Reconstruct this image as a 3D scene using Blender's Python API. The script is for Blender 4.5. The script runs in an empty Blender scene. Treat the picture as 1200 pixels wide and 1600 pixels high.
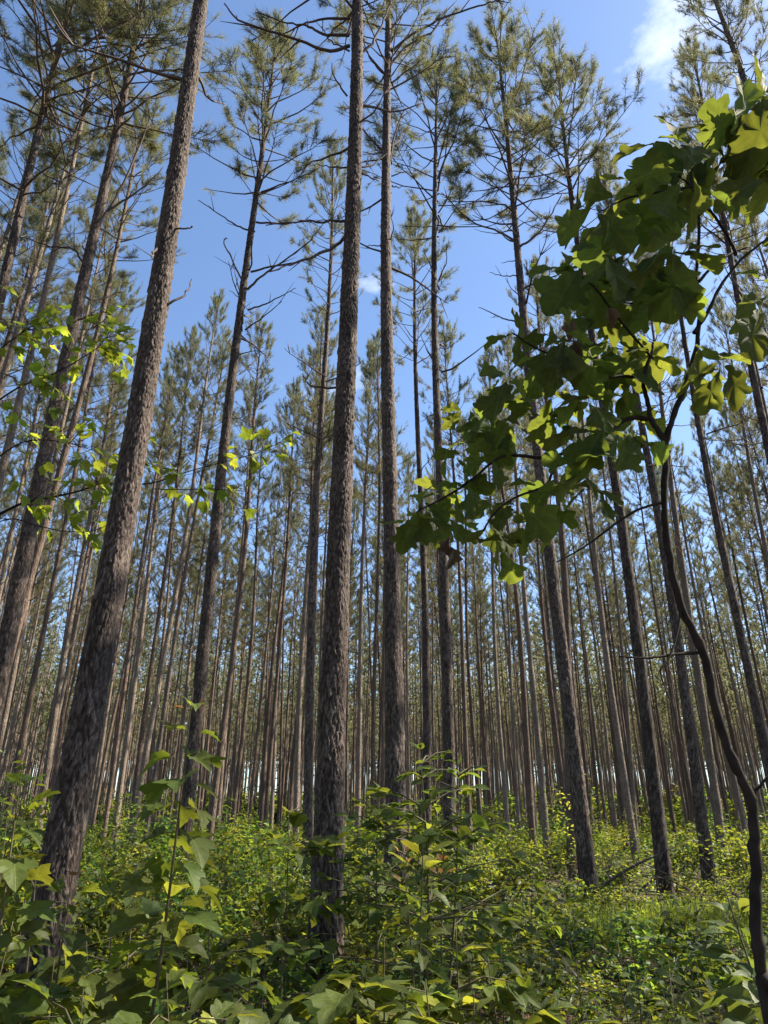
import bpy, math, random
import numpy as np
from mathutils import Vector, Matrix, Quaternion

random.seed(7)
RNG = np.random.default_rng(7)
SC = bpy.context.scene
COL = SC.collection
R = math.radians

# ------------------------------------------------------------------ camera
CAM_H, PITCH, FOC = 1.6, R(24.0), 1080.0
cam_d = bpy.data.cameras.new('camera')
cam_d.sensor_fit = 'VERTICAL'
cam_d.sensor_height = 36.0
cam_d.lens = 36.0 * FOC / 1600.0
cam_d.clip_start = 0.05
cam_d.clip_end = 3000.0
cam = bpy.data.objects.new('camera', cam_d)
cam.location = (0, 0, CAM_H)
cam.rotation_euler = (R(90) + PITCH, 0, 0)
COL.objects.link(cam)
SC.camera = cam

# ------------------------------------------------------------------ sky and sun
SUN_AZ, SUN_EL = R(77.0), R(46.0)
w = bpy.data.worlds.new('World')
SC.world = w
w.use_nodes = True
nt = w.node_tree
nt.nodes.clear()
out = nt.nodes.new('ShaderNodeOutputWorld')
bg = nt.nodes.new('ShaderNodeBackground')
bg.inputs['Strength'].default_value = 0.102
sky = nt.nodes.new('ShaderNodeTexSky')
sky.sky_type = 'NISHITA'
sky.sun_disc = False
sky.sun_elevation = SUN_EL
sky.sun_rotation = SUN_AZ
sky.air_density = 1.0
sky.dust_density = 0.5
sky.ozone_density = 4.0
tc = nt.nodes.new('ShaderNodeTexCoord')
sep = nt.nodes.new('ShaderNodeSeparateXYZ')
nt.links.new(tc.outputs['Generated'], sep.inputs[0])
mp = nt.nodes.new('ShaderNodeMapping')
mp.inputs['Location'].default_value = (7.3, 2.1, 9.4)
mp.inputs['Scale'].default_value = (1.0, 1.0, 2.2)
nt.links.new(tc.outputs['Generated'], mp.inputs[0])
nz = nt.nodes.new('ShaderNodeTexNoise')
nz.inputs['Scale'].default_value = 3.2
nz.inputs['Detail'].default_value = 9.0
nz.inputs['Roughness'].default_value = 0.6
nt.links.new(mp.outputs[0], nz.inputs['Vector'])
rmp = nt.nodes.new('ShaderNodeMapRange')
rmp.inputs['From Min'].default_value = 0.58
rmp.inputs['From Max'].default_value = 0.84
lowc = nt.nodes.new('ShaderNodeMapRange')
lowc.inputs['From Min'].default_value = 0.15
lowc.inputs['From Max'].default_value = 0.45
lowc.inputs['To Min'].default_value = 0.07
lowc.inputs['To Max'].default_value = -0.06
nt.links.new(sep.outputs[2], lowc.inputs['Value'])
addc = nt.nodes.new('ShaderNodeMath')
nt.links.new(nz.outputs['Fac'], addc.inputs[0])
nt.links.new(lowc.outputs[0], addc.inputs[1])
nt.links.new(addc.outputs[0], rmp.inputs['Value'])
mixc = nt.nodes.new('ShaderNodeMix')
mixc.data_type = 'RGBA'
nt.links.new(rmp.outputs[0], mixc.inputs['Factor'])
nt.links.new(sky.outputs[0], mixc.inputs['A'])
mixc.inputs['B'].default_value = (7.5, 7.8, 8.2, 1)
nt.links.new(mixc.outputs['Result'], bg.inputs['Color'])
nt.links.new(bg.outputs[0], out.inputs['Surface'])

sun_d = bpy.data.lights.new('sun', 'SUN')
sun_d.energy = 5.0
sun_d.angle = R(0.53)
sun_d.color = (1.0, 0.90, 0.74)
sun = bpy.data.objects.new('sun', sun_d)
S_DIR = Vector((math.sin(SUN_AZ) * math.cos(SUN_EL), math.cos(SUN_AZ) * math.cos(SUN_EL), math.sin(SUN_EL)))
sun.rotation_euler = S_DIR.to_track_quat('Z', 'Y').to_euler()
sun.location = S_DIR * 60
COL.objects.link(sun)

vs = SC.view_settings
vs.view_transform = 'Standard'
vs.look = 'None'
vs.exposure = 1.4
vs.gamma = 1.0
vs.use_curve_mapping = False
cy = SC.cycles
cy.max_bounces = 4
cy.diffuse_bounces = 2
cy.glossy_bounces = 2
cy.transmission_bounces = 3
cy.transparent_max_bounces = 4
cy.sample_clamp_indirect = 4.0
cy.caustics_reflective = False
cy.caustics_refractive = False

# ------------------------------------------------------------------ helpers
def ray(u, v):
    x, yv = (u - 600) / FOC, (800 - v) / FOC
    return Vector((x, math.cos(PITCH) - yv * math.sin(PITCH), math.sin(PITCH) + yv * math.cos(PITCH)))

def pix(u, v, Y):
    """World point on the plane y = Y seen at photo pixel (u, v)."""
    d = ray(u, v)
    t = Y / d.y
    return Vector((d.x * t, Y, CAM_H + d.z * t))

def sstep(a, b, x):
    t = np.clip((np.asarray(x, float) - a) / (b - a), 0, 1)
    return t * t * (3 - 2 * t)

def ground_z(x, y):
    x, y = np.asarray(x, float), np.asarray(y, float)
    z = 0.30 * sstep(4, 13, y)
    z = z + 0.07 * np.sin(x * 0.55 + 1.3) * np.sin(y * 0.47 + 0.4) + 0.03 * np.sin(x * 1.7 + y * 1.1)
    return z

def gz(x, y):
    return float(ground_z(x, y))

def tag(o, label=None, cat=None, group=None, kind=None):
    if label: o['label'] = label
    if cat: o['category'] = cat
    if group: o['group'] = group
    if kind: o['kind'] = kind
    return o

def link(name, me, parent=None, mat4=None):
    o = bpy.data.objects.new(name, me)
    COL.objects.link(o)
    if parent is not None: o.parent = parent
    if mat4 is not None: o.matrix_basis = mat4
    return o

def empty(name, mat4):
    o = bpy.data.objects.new(name, None)
    o.empty_display_size = 0.2
    COL.objects.link(o)
    o.matrix_basis = mat4
    return o

def np_mesh(name, V, faces, mats, colors=None, smooth=False, face_mat=None):
    """faces: list of int arrays (n,k); all joined in order."""
    me = bpy.data.meshes.new(name)
    V = np.ascontiguousarray(V, dtype=np.float32)
    me.vertices.add(len(V))
    me.vertices.foreach_set('co', V.ravel())
    loops = np.concatenate([f.ravel() for f in faces]).astype(np.int32)
    counts = np.concatenate([np.full(len(f), f.shape[1], np.int32) for f in faces])
    starts = np.concatenate([[0], np.cumsum(counts)[:-1]]).astype(np.int32)
    me.loops.add(len(loops))
    me.loops.foreach_set('vertex_index', loops)
    me.polygons.add(len(counts))
    me.polygons.foreach_set('loop_start', starts)
    me.polygons.foreach_set('loop_total', counts)
    if smooth:
        me.polygons.foreach_set('use_smooth', np.ones(len(counts), bool))
    for m in mats: me.materials.append(m)
    if face_mat is not None:
        me.polygons.foreach_set('material_index', np.asarray(face_mat, np.int32))
    me.update(calc_edges=True)
    if colors is not None:
        at = me.color_attributes.new('tone', 'FLOAT_COLOR', 'POINT')
        c = np.ones((len(V), 4), np.float32)
        c[:, :3] = colors
        at.data.foreach_set('color', c.ravel())
    me.validate()
    return me

class Tubes:
    """collects tapered tubes into one mesh"""
    def __init__(self):
        self.V, self.F, self.n = [], [], 0
    def add(self, pts, rad, sides=6):
        pts = np.asarray([tuple(p) for p in pts], float)
        m = len(pts)
        tang = np.gradient(pts, axis=0)
        tang /= np.linalg.norm(tang, axis=1)[:, None] + 1e-9
        ref = np.array([0.13, 0.21, 1.0]) if abs(tang[0][2]) < 0.9 else np.array([1.0, 0.1, 0.05])
        a = np.cross(tang, ref); a /= np.linalg.norm(a, axis=1)[:, None] + 1e-9
        b = np.cross(tang, a)
        th = np.linspace(0, 2 * np.pi, sides, endpoint=False)
        rad = np.asarray(rad, float)
        V = pts[:, None, :] + rad[:, None, None] * (np.cos(th)[None, :, None] * a[:, None, :] + np.sin(th)[None, :, None] * b[:, None, :])
        self.V.append(V.reshape(-1, 3))
        i = np.arange(m - 1)[:, None] * sides
        j = np.arange(sides)[None, :]
        k = (j + 1) % sides
        F = np.stack([i + j, i + k, i + sides + k, i + sides + j], -1).reshape(-1, 4) + self.n
        self.F.append(F)
        self.n += m * sides
        tip = pts[-1] + tang[-1] * rad[-1] * 0.6
        self.V.append(tip[None, :])
        base = self.n - sides
        cap = np.stack([base + np.arange(sides), base + (np.arange(sides) + 1) % sides, np.full(sides, self.n), np.full(sides, self.n)], -1)
        self.capF = getattr(self, 'capF', [])
        self.capF.append(cap[:, :3])
        self.n += 1
    def mesh(self, name, mats, smooth=True, extra=None, fm=None):
        V = np.concatenate(self.V)
        faces = [np.concatenate(self.F), np.concatenate(self.capF)]
        return np_mesh(name, V, faces, mats, smooth=smooth)

def smooth_path(pts, n):
    """Catmull-Rom through points"""
    P = [Vector(p) for p in pts]
    P = [P[0] * 2 - P[1]] + P + [P[-1] * 2 - P[-2]]
    outp = []
    seg = len(P) - 3
    for i in range(n):
        t = i / (n - 1) * seg
        k = min(int(t), seg - 1)
        f = t - k
        a, b, c, d = P[k], P[k + 1], P[k + 2], P[k + 3]
        outp.append(0.5 * ((2 * b) + (c - a) * f + (2 * a - 5 * b + 4 * c - d) * f * f + (3 * b - a - 3 * c + d) * f ** 3))
    return outp

def frame_mat(origin, ydir, normal, scale):
    """matrix with local +Y along ydir and local +Z near normal"""
    y = Vector(ydir).normalized()
    n = Vector(normal)
    x = y.cross(n)
    if x.length < 1e-4: x = y.cross(Vector((0.3, 0.9, 0.2)))
    x.normalize()
    z = x.cross(y)
    s = scale if hasattr(scale, '__len__') else (scale,) * 3
    return Matrix(((x.x * s[0], y.x * s[1], z.x * s[2], origin[0]), (x.y * s[0], y.y * s[1], z.y * s[2], origin[1]),
                   (x.z * s[0], y.z * s[1], z.z * s[2], origin[2]), (0, 0, 0, 1)))

# ------------------------------------------------------------------ materials
def new_mat(name):
    m = bpy.data.materials.new(name)
    m.use_nodes = True
    m.node_tree.nodes.clear()
    return m, m.node_tree.nodes, m.node_tree.links

def ramp(N, stops):
    r = N.new('ShaderNodeValToRGB')
    el = r.color_ramp.elements
    while len(el) < len(stops): el.new(0.5)
    for e, (p, c) in zip(el, stops):
        e.position = p; e.color = (*c, 1)
    return r

def bark_material(name, c_lo, c_mid, c_hi, sxy, sz, bump=0.5, attr=False, bdist=0.004):
    m, N, L = new_mat(name)
    o = N.new('ShaderNodeOutputMaterial'); p = N.new('ShaderNodeBsdfPrincipled')
    p.inputs['Roughness'].default_value = 0.85
    p.inputs['Specular IOR Level'].default_value = 0.25
    t = N.new('ShaderNodeTexCoord'); mpn = N.new('ShaderNodeMapping')
    mpn.inputs['Scale'].default_value = (sxy, sxy, sz)
    L.new(t.outputs['Object'], mpn.inputs[0])
    n1 = N.new('ShaderNodeTexNoise'); n1.inputs['Scale'].default_value = 1.0; n1.inputs['Detail'].default_value = 8; n1.inputs['Roughness'].default_value = 0.65
    L.new(mpn.outputs[0], n1.inputs['Vector'])
    n2 = N.new('ShaderNodeTexNoise'); n2.inputs['Scale'].default_value = 2.3; n2.inputs['Detail'].default_value = 3
    L.new(t.outputs['Object'], n2.inputs['Vector'])
    add = N.new('ShaderNodeMath'); add.operation = 'MULTIPLY_ADD'
    add.inputs[1].default_value = 0.35; add.inputs[2].default_value = -0.17
    L.new(n2.outputs['Fac'], add.inputs[0])
    s2 = N.new('ShaderNodeMath'); s2.operation = 'ADD'
    L.new(n1.outputs['Fac'], s2.inputs[0]); L.new(add.outputs[0], s2.inputs[1])
    last = s2
    if attr:
        at = N.new('ShaderNodeVertexColor'); at.layer_name = 'tone'
        sp = N.new('ShaderNodeSeparateColor'); L.new(at.outputs[0], sp.inputs[0])
        a2 = N.new('ShaderNodeMath'); a2.operation = 'MULTIPLY_ADD'; a2.inputs[1].default_value = 0.34
        L.new(sp.outputs[0], a2.inputs[0]); L.new(s2.outputs[0], a2.inputs[2])
        a3 = N.new('ShaderNodeMath'); a3.operation = 'SUBTRACT'; a3.inputs[1].default_value = 0.22
        L.new(a2.outputs[0], a3.inputs[0]); last = a3
    r = ramp(N, [(0.30, c_lo), (0.5, c_mid), (0.72, c_hi)])
    L.new(last.outputs[0], r.inputs[0])
    hsv = N.new('ShaderNodeHueSaturation')
    oi = N.new('ShaderNodeObjectInfo'); mr = N.new('ShaderNodeMapRange')
    mr.inputs['To Min'].default_value = 0.8; mr.inputs['To Max'].default_value = 1.2
    L.new(oi.outputs['Random'], mr.inputs['Value']); L.new(mr.outputs[0], hsv.inputs['Value'])
    L.new(r.outputs[0], hsv.inputs['Color']); L.new(hsv.outputs[0], p.inputs['Base Color'])
    vor = N.new('ShaderNodeTexVoronoi'); vor.feature = 'DISTANCE_TO_EDGE'; vor.inputs['Scale'].default_value = 1.0
    m2 = N.new('ShaderNodeMapping'); m2.inputs['Scale'].default_value = (sxy * 0.8, sxy * 0.8, sz * 0.7)
    L.new(t.outputs['Object'], m2.inputs[0]); L.new(m2.outputs[0], vor.inputs['Vector'])
    vm = N.new('ShaderNodeMapRange'); vm.inputs['From Max'].default_value = 0.22
    L.new(vor.outputs['Distance'], vm.inputs['Value'])
    ba = N.new('ShaderNodeMath'); ba.operation = 'MULTIPLY_ADD'; ba.inputs[1].default_value = 0.7
    L.new(n1.outputs['Fac'], ba.inputs[0]); L.new(vm.outputs[0], ba.inputs[2])
    b = N.new('ShaderNodeBump'); b.inputs['Strength'].default_value = bump; b.inputs['Distance'].default_value = bdist
    L.new(ba.outputs[0], b.inputs['Height']); L.new(b.outputs[0], p.inputs['Normal'])
    L.new(p.outputs[0], o.inputs['Surface'])
    return m

def leaf_material(name, col, trans, tfac=0.45, rough=0.5, veins=True, attr=False, var=0.25, spec=0.35, hue=0.0):
    m, N, L = new_mat(name)
    o = N.new('ShaderNodeOutputMaterial'); p = N.new('ShaderNodeBsdfPrincipled')
    p.inputs['Roughness'].default_value = rough
    p.inputs['Specular IOR Level'].default_value = spec
    tr = N.new('ShaderNodeBsdfTranslucent'); mx = N.new('ShaderNodeMixShader'); mx.inputs[0].default_value = tfac
    c1 = N.new('ShaderNodeRGB'); c1.outputs[0].default_value = (*col, 1)
    c2 = N.new('ShaderNodeRGB'); c2.outputs[0].default_value = (*trans, 1)
    src = None
    if attr:
        at = N.new('ShaderNodeVertexColor'); at.layer_name = 'tone'
        sp = N.new('ShaderNodeSeparateColor'); L.new(at.outputs[0], sp.inputs[0])
        rv, rh = sp.outputs[0], sp.outputs[1]
    else:
        oi = N.new('ShaderNodeObjectInfo'); rv = oi.outputs['Random']
        ml = N.new('ShaderNodeMath'); ml.operation = 'MULTIPLY'; ml.inputs[1].default_value = 7.31
        fr = N.new('ShaderNodeMath'); fr.operation = 'FRACT'
        L.new(rv, ml.inputs[0]); L.new(ml.outputs[0], fr.inputs[0]); rh = fr.outputs[0]
    outs = []
    for c in (c1, c2):
        h = N.new('ShaderNodeHueSaturation')
        a = N.new('ShaderNodeMapRange'); a.inputs['To Min'].default_value = 1 - var; a.inputs['To Max'].default_value = 1 + var
        b = N.new('ShaderNodeMapRange'); b.inputs['To Min'].default_value = 0.475 - hue * .3; b.inputs['To Max'].default_value = 0.515 + hue
        L.new(rv, a.inputs['Value']); L.new(rh, b.inputs['Value'])
        L.new(a.outputs[0], h.inputs['Value']); L.new(b.outputs[0], h.inputs['Hue']); L.new(c.outputs[0], h.inputs['Color'])
        outs.append(h.outputs[0])
    if veins:
        t = N.new('ShaderNodeTexCoord'); sx = N.new('ShaderNodeSeparateXYZ'); L.new(t.outputs['Object'], sx.inputs[0])
        ab = N.new('ShaderNodeMath'); ab.operation = 'ABSOLUTE'; L.new(sx.outputs[0], ab.inputs[0])
        mid = N.new('ShaderNodeMapRange'); mid.inputs['From Min'].default_value = 0.007; mid.inputs['From Max'].default_value = 0.018
        mid.inputs['To Min'].default_value = 1; mid.inputs['To Max'].default_value = 0
        L.new(ab.outputs[0], mid.inputs['Value'])
        k = N.new('ShaderNodeMath'); k.operation = 'MULTIPLY_ADD'; k.inputs[1].default_value = -0.9
        L.new(ab.outputs[0], k.inputs[0]); L.new(sx.outputs[1], k.inputs[2])
        k2 = N.new('ShaderNodeMath'); k2.operation = 'MULTIPLY'; k2.inputs[1].default_value = 8.5; L.new(k.outputs[0], k2.inputs[0])
        pp = N.new('ShaderNodeMath'); pp.operation = 'PINGPONG'; pp.inputs[1].default_value = 0.5; L.new(k2.outputs[0], pp.inputs[0])
        lat = N.new('ShaderNodeMapRange'); lat.inputs['From Min'].default_value = 0.02; lat.inputs['From Max'].default_value = 0.09
        lat.inputs['To Min'].default_value = 0.7; lat.inputs['To Max'].default_value = 0
        L.new(pp.outputs[0], lat.inputs['Value'])
        vmx = N.new('ShaderNodeMath'); vmx.operation = 'MAXIMUM'; L.new(mid.outputs[0], vmx.inputs[0]); L.new(lat.outputs[0], vmx.inputs[1])
        blot = N.new('ShaderNodeTexNoise'); blot.inputs['Scale'].default_value = 8.0; blot.inputs['Detail'].default_value = 4
        L.new(t.outputs['Object'], blot.inputs['Vector'])
        bl = N.new('ShaderNodeMapRange'); bl.inputs['To Min'].default_value = 0.6; bl.inputs['To Max'].default_value = 1.35
        L.new(blot.outputs['Fac'], bl.inputs['Value'])
        fin = []
        for k3, (c, target) in enumerate(zip(outs, ((0.22, 0.27, 0.10), (0.20, 0.25, 0.03)))):
            mb = N.new('ShaderNodeMix'); mb.data_type = 'RGBA'; mb.blend_type = 'MULTIPLY'; mb.inputs['Factor'].default_value = 1.0
            L.new(c, mb.inputs['A']); L.new(bl.outputs[0], mb.inputs['B'])
            mm = N.new('ShaderNodeMix'); mm.data_type = 'RGBA'
            sc = N.new('ShaderNodeMath'); sc.operation = 'MULTIPLY'; sc.inputs[1].default_value = 0.35; L.new(vmx.outputs[0], sc.inputs[0])
            L.new(sc.outputs[0], mm.inputs['Factor']); L.new(mb.outputs['Result'], mm.inputs['A'])
            mm.inputs['B'].default_value = (*target, 1)
            fin.append(mm.outputs['Result'])
        outs = fin
        bp = N.new('ShaderNodeBump'); bp.inputs['Strength'].default_value = 0.3; bp.inputs['Distance'].default_value = 0.004
        L.new(vmx.outputs[0], bp.inputs['Height']); L.new(bp.outputs[0], p.inputs['Normal'])
    L.new(outs[0], p.inputs['Base Color']); L.new(outs[1], tr.inputs['Color'])
    L.new(p.outputs[0], mx.inputs[1]); L.new(tr.outputs[0], mx.inputs[2]); L.new(mx.outputs[0], o.inputs['Surface'])
    return m

def plain(name, col, rough=0.8, spec=0.3, noise=None):
    m, N, L = new_mat(name)
    o = N.new('ShaderNodeOutputMaterial'); p = N.new('ShaderNodeBsdfPrincipled')
    p.inputs['Roughness'].default_value = rough; p.inputs['Specular IOR Level'].default_value = spec
    t = N.new('ShaderNodeTexCoord'); n = N.new('ShaderNodeTexNoise'); n.inputs['Scale'].default_value = noise or 20; n.inputs['Detail'].default_value = 5
    L.new(t.outputs['Object'], n.inputs['Vector'])
    r = ramp(N, [(0.3, tuple(c * 0.6 for c in col)), (0.7, tuple(c * 1.35 for c in col))])
    L.new(n.outputs['Fac'], r.inputs[0]); L.new(r.outputs[0], p.inputs['Base Color'])
    b = N.new('ShaderNodeBump'); b.inputs['Strength'].default_value = 0.4; b.inputs['Distance'].default_value = 0.003
    L.new(n.outputs['Fac'], b.inputs['Height']); L.new(b.outputs[0], p.inputs['Normal'])
    L.new(p.outputs[0], o.inputs['Surface'])
    return m

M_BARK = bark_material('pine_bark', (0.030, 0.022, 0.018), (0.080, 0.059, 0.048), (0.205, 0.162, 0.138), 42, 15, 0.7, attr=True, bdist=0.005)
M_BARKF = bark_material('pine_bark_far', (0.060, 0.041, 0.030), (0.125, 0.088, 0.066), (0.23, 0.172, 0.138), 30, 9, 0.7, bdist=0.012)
M_BARKP = bark_material('pine_bark_pale', (0.105, 0.079, 0.060), (0.20, 0.157, 0.122), (0.33, 0.268, 0.217), 30, 11, 0.8, bdist=0.014)  # paler bark of slim stems, lightened to suggest sun on far trunks
M_DEAD = plain('dead_wood', (0.12, 0.095, 0.085), 0.9, 0.2, 25)
M_LIMB = plain('limb_bark', (0.15, 0.11, 0.085), 0.9, 0.2, 18)
M_NEED = leaf_material('pine_needles', (0.150, 0.160, 0.088), (0.28, 0.285, 0.115), 0.40, 0.55, veins=False, attr=True, var=0.35, spec=0.18)
M_OAK = leaf_material('oak_leaf', (0.046, 0.070, 0.024), (0.27, 0.33, 0.04), 0.40, 0.7, var=0.25, spec=0.1)
M_OAKD = leaf_material('dry_oak_leaf', (0.13, 0.09, 0.06), (0.18, 0.12, 0.07), 0.2, 0.7)
M_MAPLE = leaf_material('maple_leaf', (0.070, 0.115, 0.022), (0.42, 0.50, 0.04), 0.55, 0.45)
M_SEED = leaf_material('seedling_leaf', (0.072, 0.102, 0.024), (0.29, 0.34, 0.03), 0.42, 0.5, spec=0.2)
M_SASS = leaf_material('sassafras_leaf', (0.088, 0.122, 0.026), (0.33, 0.37, 0.03), 0.45, 0.48, spec=0.22)
M_GUM = leaf_material('gum_leaf', (0.062, 0.096, 0.020), (0.27, 0.34, 0.03), 0.45, 0.48, spec=0.22)
M_BIG = leaf_material('broad_leaf', (0.060, 0.092, 0.028), (0.23, 0.29, 0.035), 0.35, 0.5, spec=0.22)
M_RED = leaf_material('red_new_leaf', (0.24, 0.10, 0.055), (0.36, 0.15, 0.06), 0.45, 0.45)
M_YEL = leaf_material('yellow_leaf', (0.36, 0.36, 0.05), (0.55, 0.54, 0.04), 0.5, 0.45)
M_ORA = leaf_material('orange_new_leaf', (0.45, 0.24, 0.08), (0.62, 0.32, 0.07), 0.5, 0.45)
M_UNDER = leaf_material('undergrowth_leaf', (0.080, 0.118, 0.026), (0.33, 0.37, 0.035), 0.45, 0.5, veins=False, attr=True, var=0.6, hue=.045)
M_SHRUB = leaf_material('shrub_leaf', (0.075, 0.12, 0.024), (0.33, 0.38, 0.03), 0.48, 0.5, veins=False, attr=True, var=0.4)
M_GRASS = leaf_material('grass_blade', (0.12, 0.19, 0.03), (0.34, 0.42, 0.035), 0.45, 0.5, veins=False, attr=True, var=0.3)
M_STEM = plain('green_brown_stem', (0.10, 0.085, 0.045), 0.7, 0.3, 30)
M_OSTEM = plain('dark_oak_stem', (0.034, 0.027, 0.023), 0.9, 0.15, 30)
M_LITTER = leaf_material('fallen_needle', (0.15, 0.075, 0.038), (0.16, 0.08, 0.04), 0.1, 0.6, veins=False, attr=True, var=0.45)

def ground_material():
    m, N, L = new_mat('forest_floor')
    o = N.new('ShaderNodeOutputMaterial'); p = N.new('ShaderNodeBsdfPrincipled'); p.inputs['Roughness'].default_value = 0.95
    t = N.new('ShaderNodeTexCoord')
    n1 = N.new('ShaderNodeTexNoise'); n1.inputs['Scale'].default_value = 1.1; n1.inputs['Detail'].default_value = 6
    n2 = N.new('ShaderNodeTexNoise'); n2.inputs['Scale'].default_value = 28; n2.inputs['Detail'].default_value = 6
    L.new(t.outputs['Object'], n1.inputs['Vector']); L.new(t.outputs['Object'], n2.inputs['Vector'])
    r1 = ramp(N, [(0.35, (0.028, 0.018, 0.011)), (0.6, (0.075, 0.043, 0.025))])
    r2 = ramp(N, [(0.4, (0.05, 0.06, 0.02)), (0.7, (0.12, 0.10, 0.04))])
    L.new(n2.outputs['Fac'], r1.inputs[0]); L.new(n2.outputs['Fac'], r2.inputs[0])
    f = N.new('ShaderNodeMapRange'); f.inputs['From Min'].default_value = 0.5; f.inputs['From Max'].default_value = 0.65
    L.new(n1.outputs['Fac'], f.inputs['Value'])
    mm = N.new('ShaderNodeMix'); mm.data_type = 'RGBA'; L.new(f.outputs[0], mm.inputs['Factor'])
    L.new(r1.outputs[0], mm.inputs['A']); L.new(r2.outputs[0], mm.inputs['B']); L.new(mm.outputs['Result'], p.inputs['Base Color'])
    b = N.new('ShaderNodeBump'); b.inputs['Strength'].default_value = 0.8; b.inputs['Distance'].default_value = 0.03
    L.new(n2.outputs['Fac'], b.inputs['Height']); L.new(b.outputs[0], p.inputs['Normal'])
    L.new(p.outputs[0], o.inputs['Surface'])
    return m

# ------------------------------------------------------------------ ground
def build_ground():
    xs = np.concatenate([np.linspace(-900, -60, 12), np.linspace(-50, 50, 101), np.linspace(60, 900, 12)])
    ys = np.concatenate([np.linspace(-300, -12, 8), np.linspace(-10, 70, 81), np.linspace(80, 1600, 20)])
    X, Y = np.meshgrid(xs, ys)
    V = np.stack([X.ravel(), Y.ravel(), ground_z(X, Y).ravel()], -1)
    nx, ny = len(xs), len(ys)
    i = (np.arange(ny - 1)[:, None] * nx + np.arange(nx - 1)[None, :]).ravel()
    F = np.stack([i, i + 1, i + nx + 1, i + nx], -1)
    o = link('ground', np_mesh('ground', V, [F], [ground_material()], smooth=True))
    tag(o, kind='structure')
build_ground()

# ------------------------------------------------------------------ pines
HT = 22.5

def hash2(i, j, k):
    h = np.sin(i * 127.1 + j * 311.7 + k * 74.7) * 43758.5453
    return h - np.floor(h)

def trunk_radius(z, r0, H):
    t = np.clip(z / H, 0, 1)
    return r0 * 0.95 * np.maximum((1 - t), 0.0) ** 0.56 + r0 * 0.30 * np.exp(-np.maximum(z, 0) / 0.8) + 0.006

def bark_trunk(name, r0, H, seed, zvis, dz, segs, sway):
    """Trunk whose bark plates are raised geometry over an unrolled cell pattern."""
    rs = np.random.default_rng(seed)
    z = np.concatenate([np.arange(-0.25, zvis, dz), np.arange(zvis, H, 0.35), [H]])
    th = np.linspace(0, 2 * np.pi, segs, endpoint=False)
    Z, T = np.meshgrid(z, th, indexing='ij')
    def cells(cw, ch, sd):
        nc = max(7, int(round(2 * np.pi * r0 / cw)))
        cu = T / (2 * np.pi) * nc
        cu = cu + 0.45 * np.sin(Z * 4 + sd) + 0.30 * np.sin(Z * 13 + T * 2) + 0.12 * np.sin(Z * 41 + T * 7)
        cv = Z / ch + 0.6 * np.sin(T * 3 + sd) + 0.25 * np.sin(T * 11 + Z * 3) + 0.10 * np.sin(T * 29 + Z * 23)
        iu, iv = np.floor(cu), np.floor(cv)
        f1 = np.full(Z.shape, 9.0); f2 = np.full(Z.shape, 9.0); rid = np.zeros(Z.shape); dv1 = np.zeros(Z.shape)
        for a in (-1, 0, 1):
            for b in (-1, 0, 1):
                ci, cj = np.mod(iu + a, nc), iv + b
                ju, jv = hash2(ci, cj, sd), hash2(ci, cj, sd + 11)
                du, dv = (iu + a + ju) - cu, (iv + b + jv) - cv
                d = np.maximum(np.abs(du), np.abs(dv) * 0.85) * .6 + .4 * np.sqrt(du * du + (dv * 0.8) ** 2)
                less = d < f1
                f2 = np.where(less, f1, np.minimum(f2, d))
                rid = np.where(less, hash2(ci, cj, sd + 23), rid)
                dv1 = np.where(less, dv, dv1)
                f1 = np.where(less, d, f1)
        return sstep(0.03, 0.22, f2 - f1), rid, dv1
    pa, ra, da = cells(0.060, 0.20, seed)
    pb, rb, db = cells(0.036, 0.085, seed + 5)
    k = sstep(2.5, 6.5, Z + 1.2 * np.sin(T * 2 + seed))
    pa = pa * (.75 + .25 * pb)
    plate, rid, dv1 = pa + (pb - pa) * k, ra + (rb - ra) * k, da + (db - da) * k
    amp = r0 * (0.045 * np.exp(-Z / 6) + 0.062)
    disp = amp * (plate * (0.65 + 0.75 * rid) + 0.30 * plate * np.clip(dv1, -0.6, 0.8) * (rid - .3))
    disp += amp * 1.1 * plate * sstep(.72, .95, rid) * np.clip(.3 + dv1, 0, 1)
    disp += amp * 0.35 * (np.sin(T * 5 + Z * 1.3 + seed) * np.sin(Z * 2.1))
    rad = trunk_radius(Z, r0, H) + disp - amp * 0.5
    rad = np.where(Z > H - 0.6, np.minimum(rad, trunk_radius(Z, r0, H)), rad)
    sx = sway[0] * np.sin(Z / H * np.pi * 2.2 + sway[2]) - sway[0] * math.sin(sway[2])
    sy = sway[1] * np.sin(Z / H * np.pi * 1.7 + sway[2] * 2) - sway[1] * math.sin(sway[2] * 2)
    V = np.stack([sx + rad * np.cos(T), sy + rad * np.sin(T), Z], -1).reshape(-1, 3)
    m = len(z)
    i = np.arange(m - 1)[:, None] * segs; j = np.arange(segs)[None, :]; k = (j + 1) % segs
    F = np.stack([i + j, i + k, i + segs + k, i + segs + j], -1).reshape(-1, 4)
    tone = np.stack([(rid * 0.35 + plate * 0.65).ravel(), plate.ravel(), rid.ravel()], -1)
    return np_mesh(name, V, [F], [M_BARK], colors=tone, smooth=True)

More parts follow.
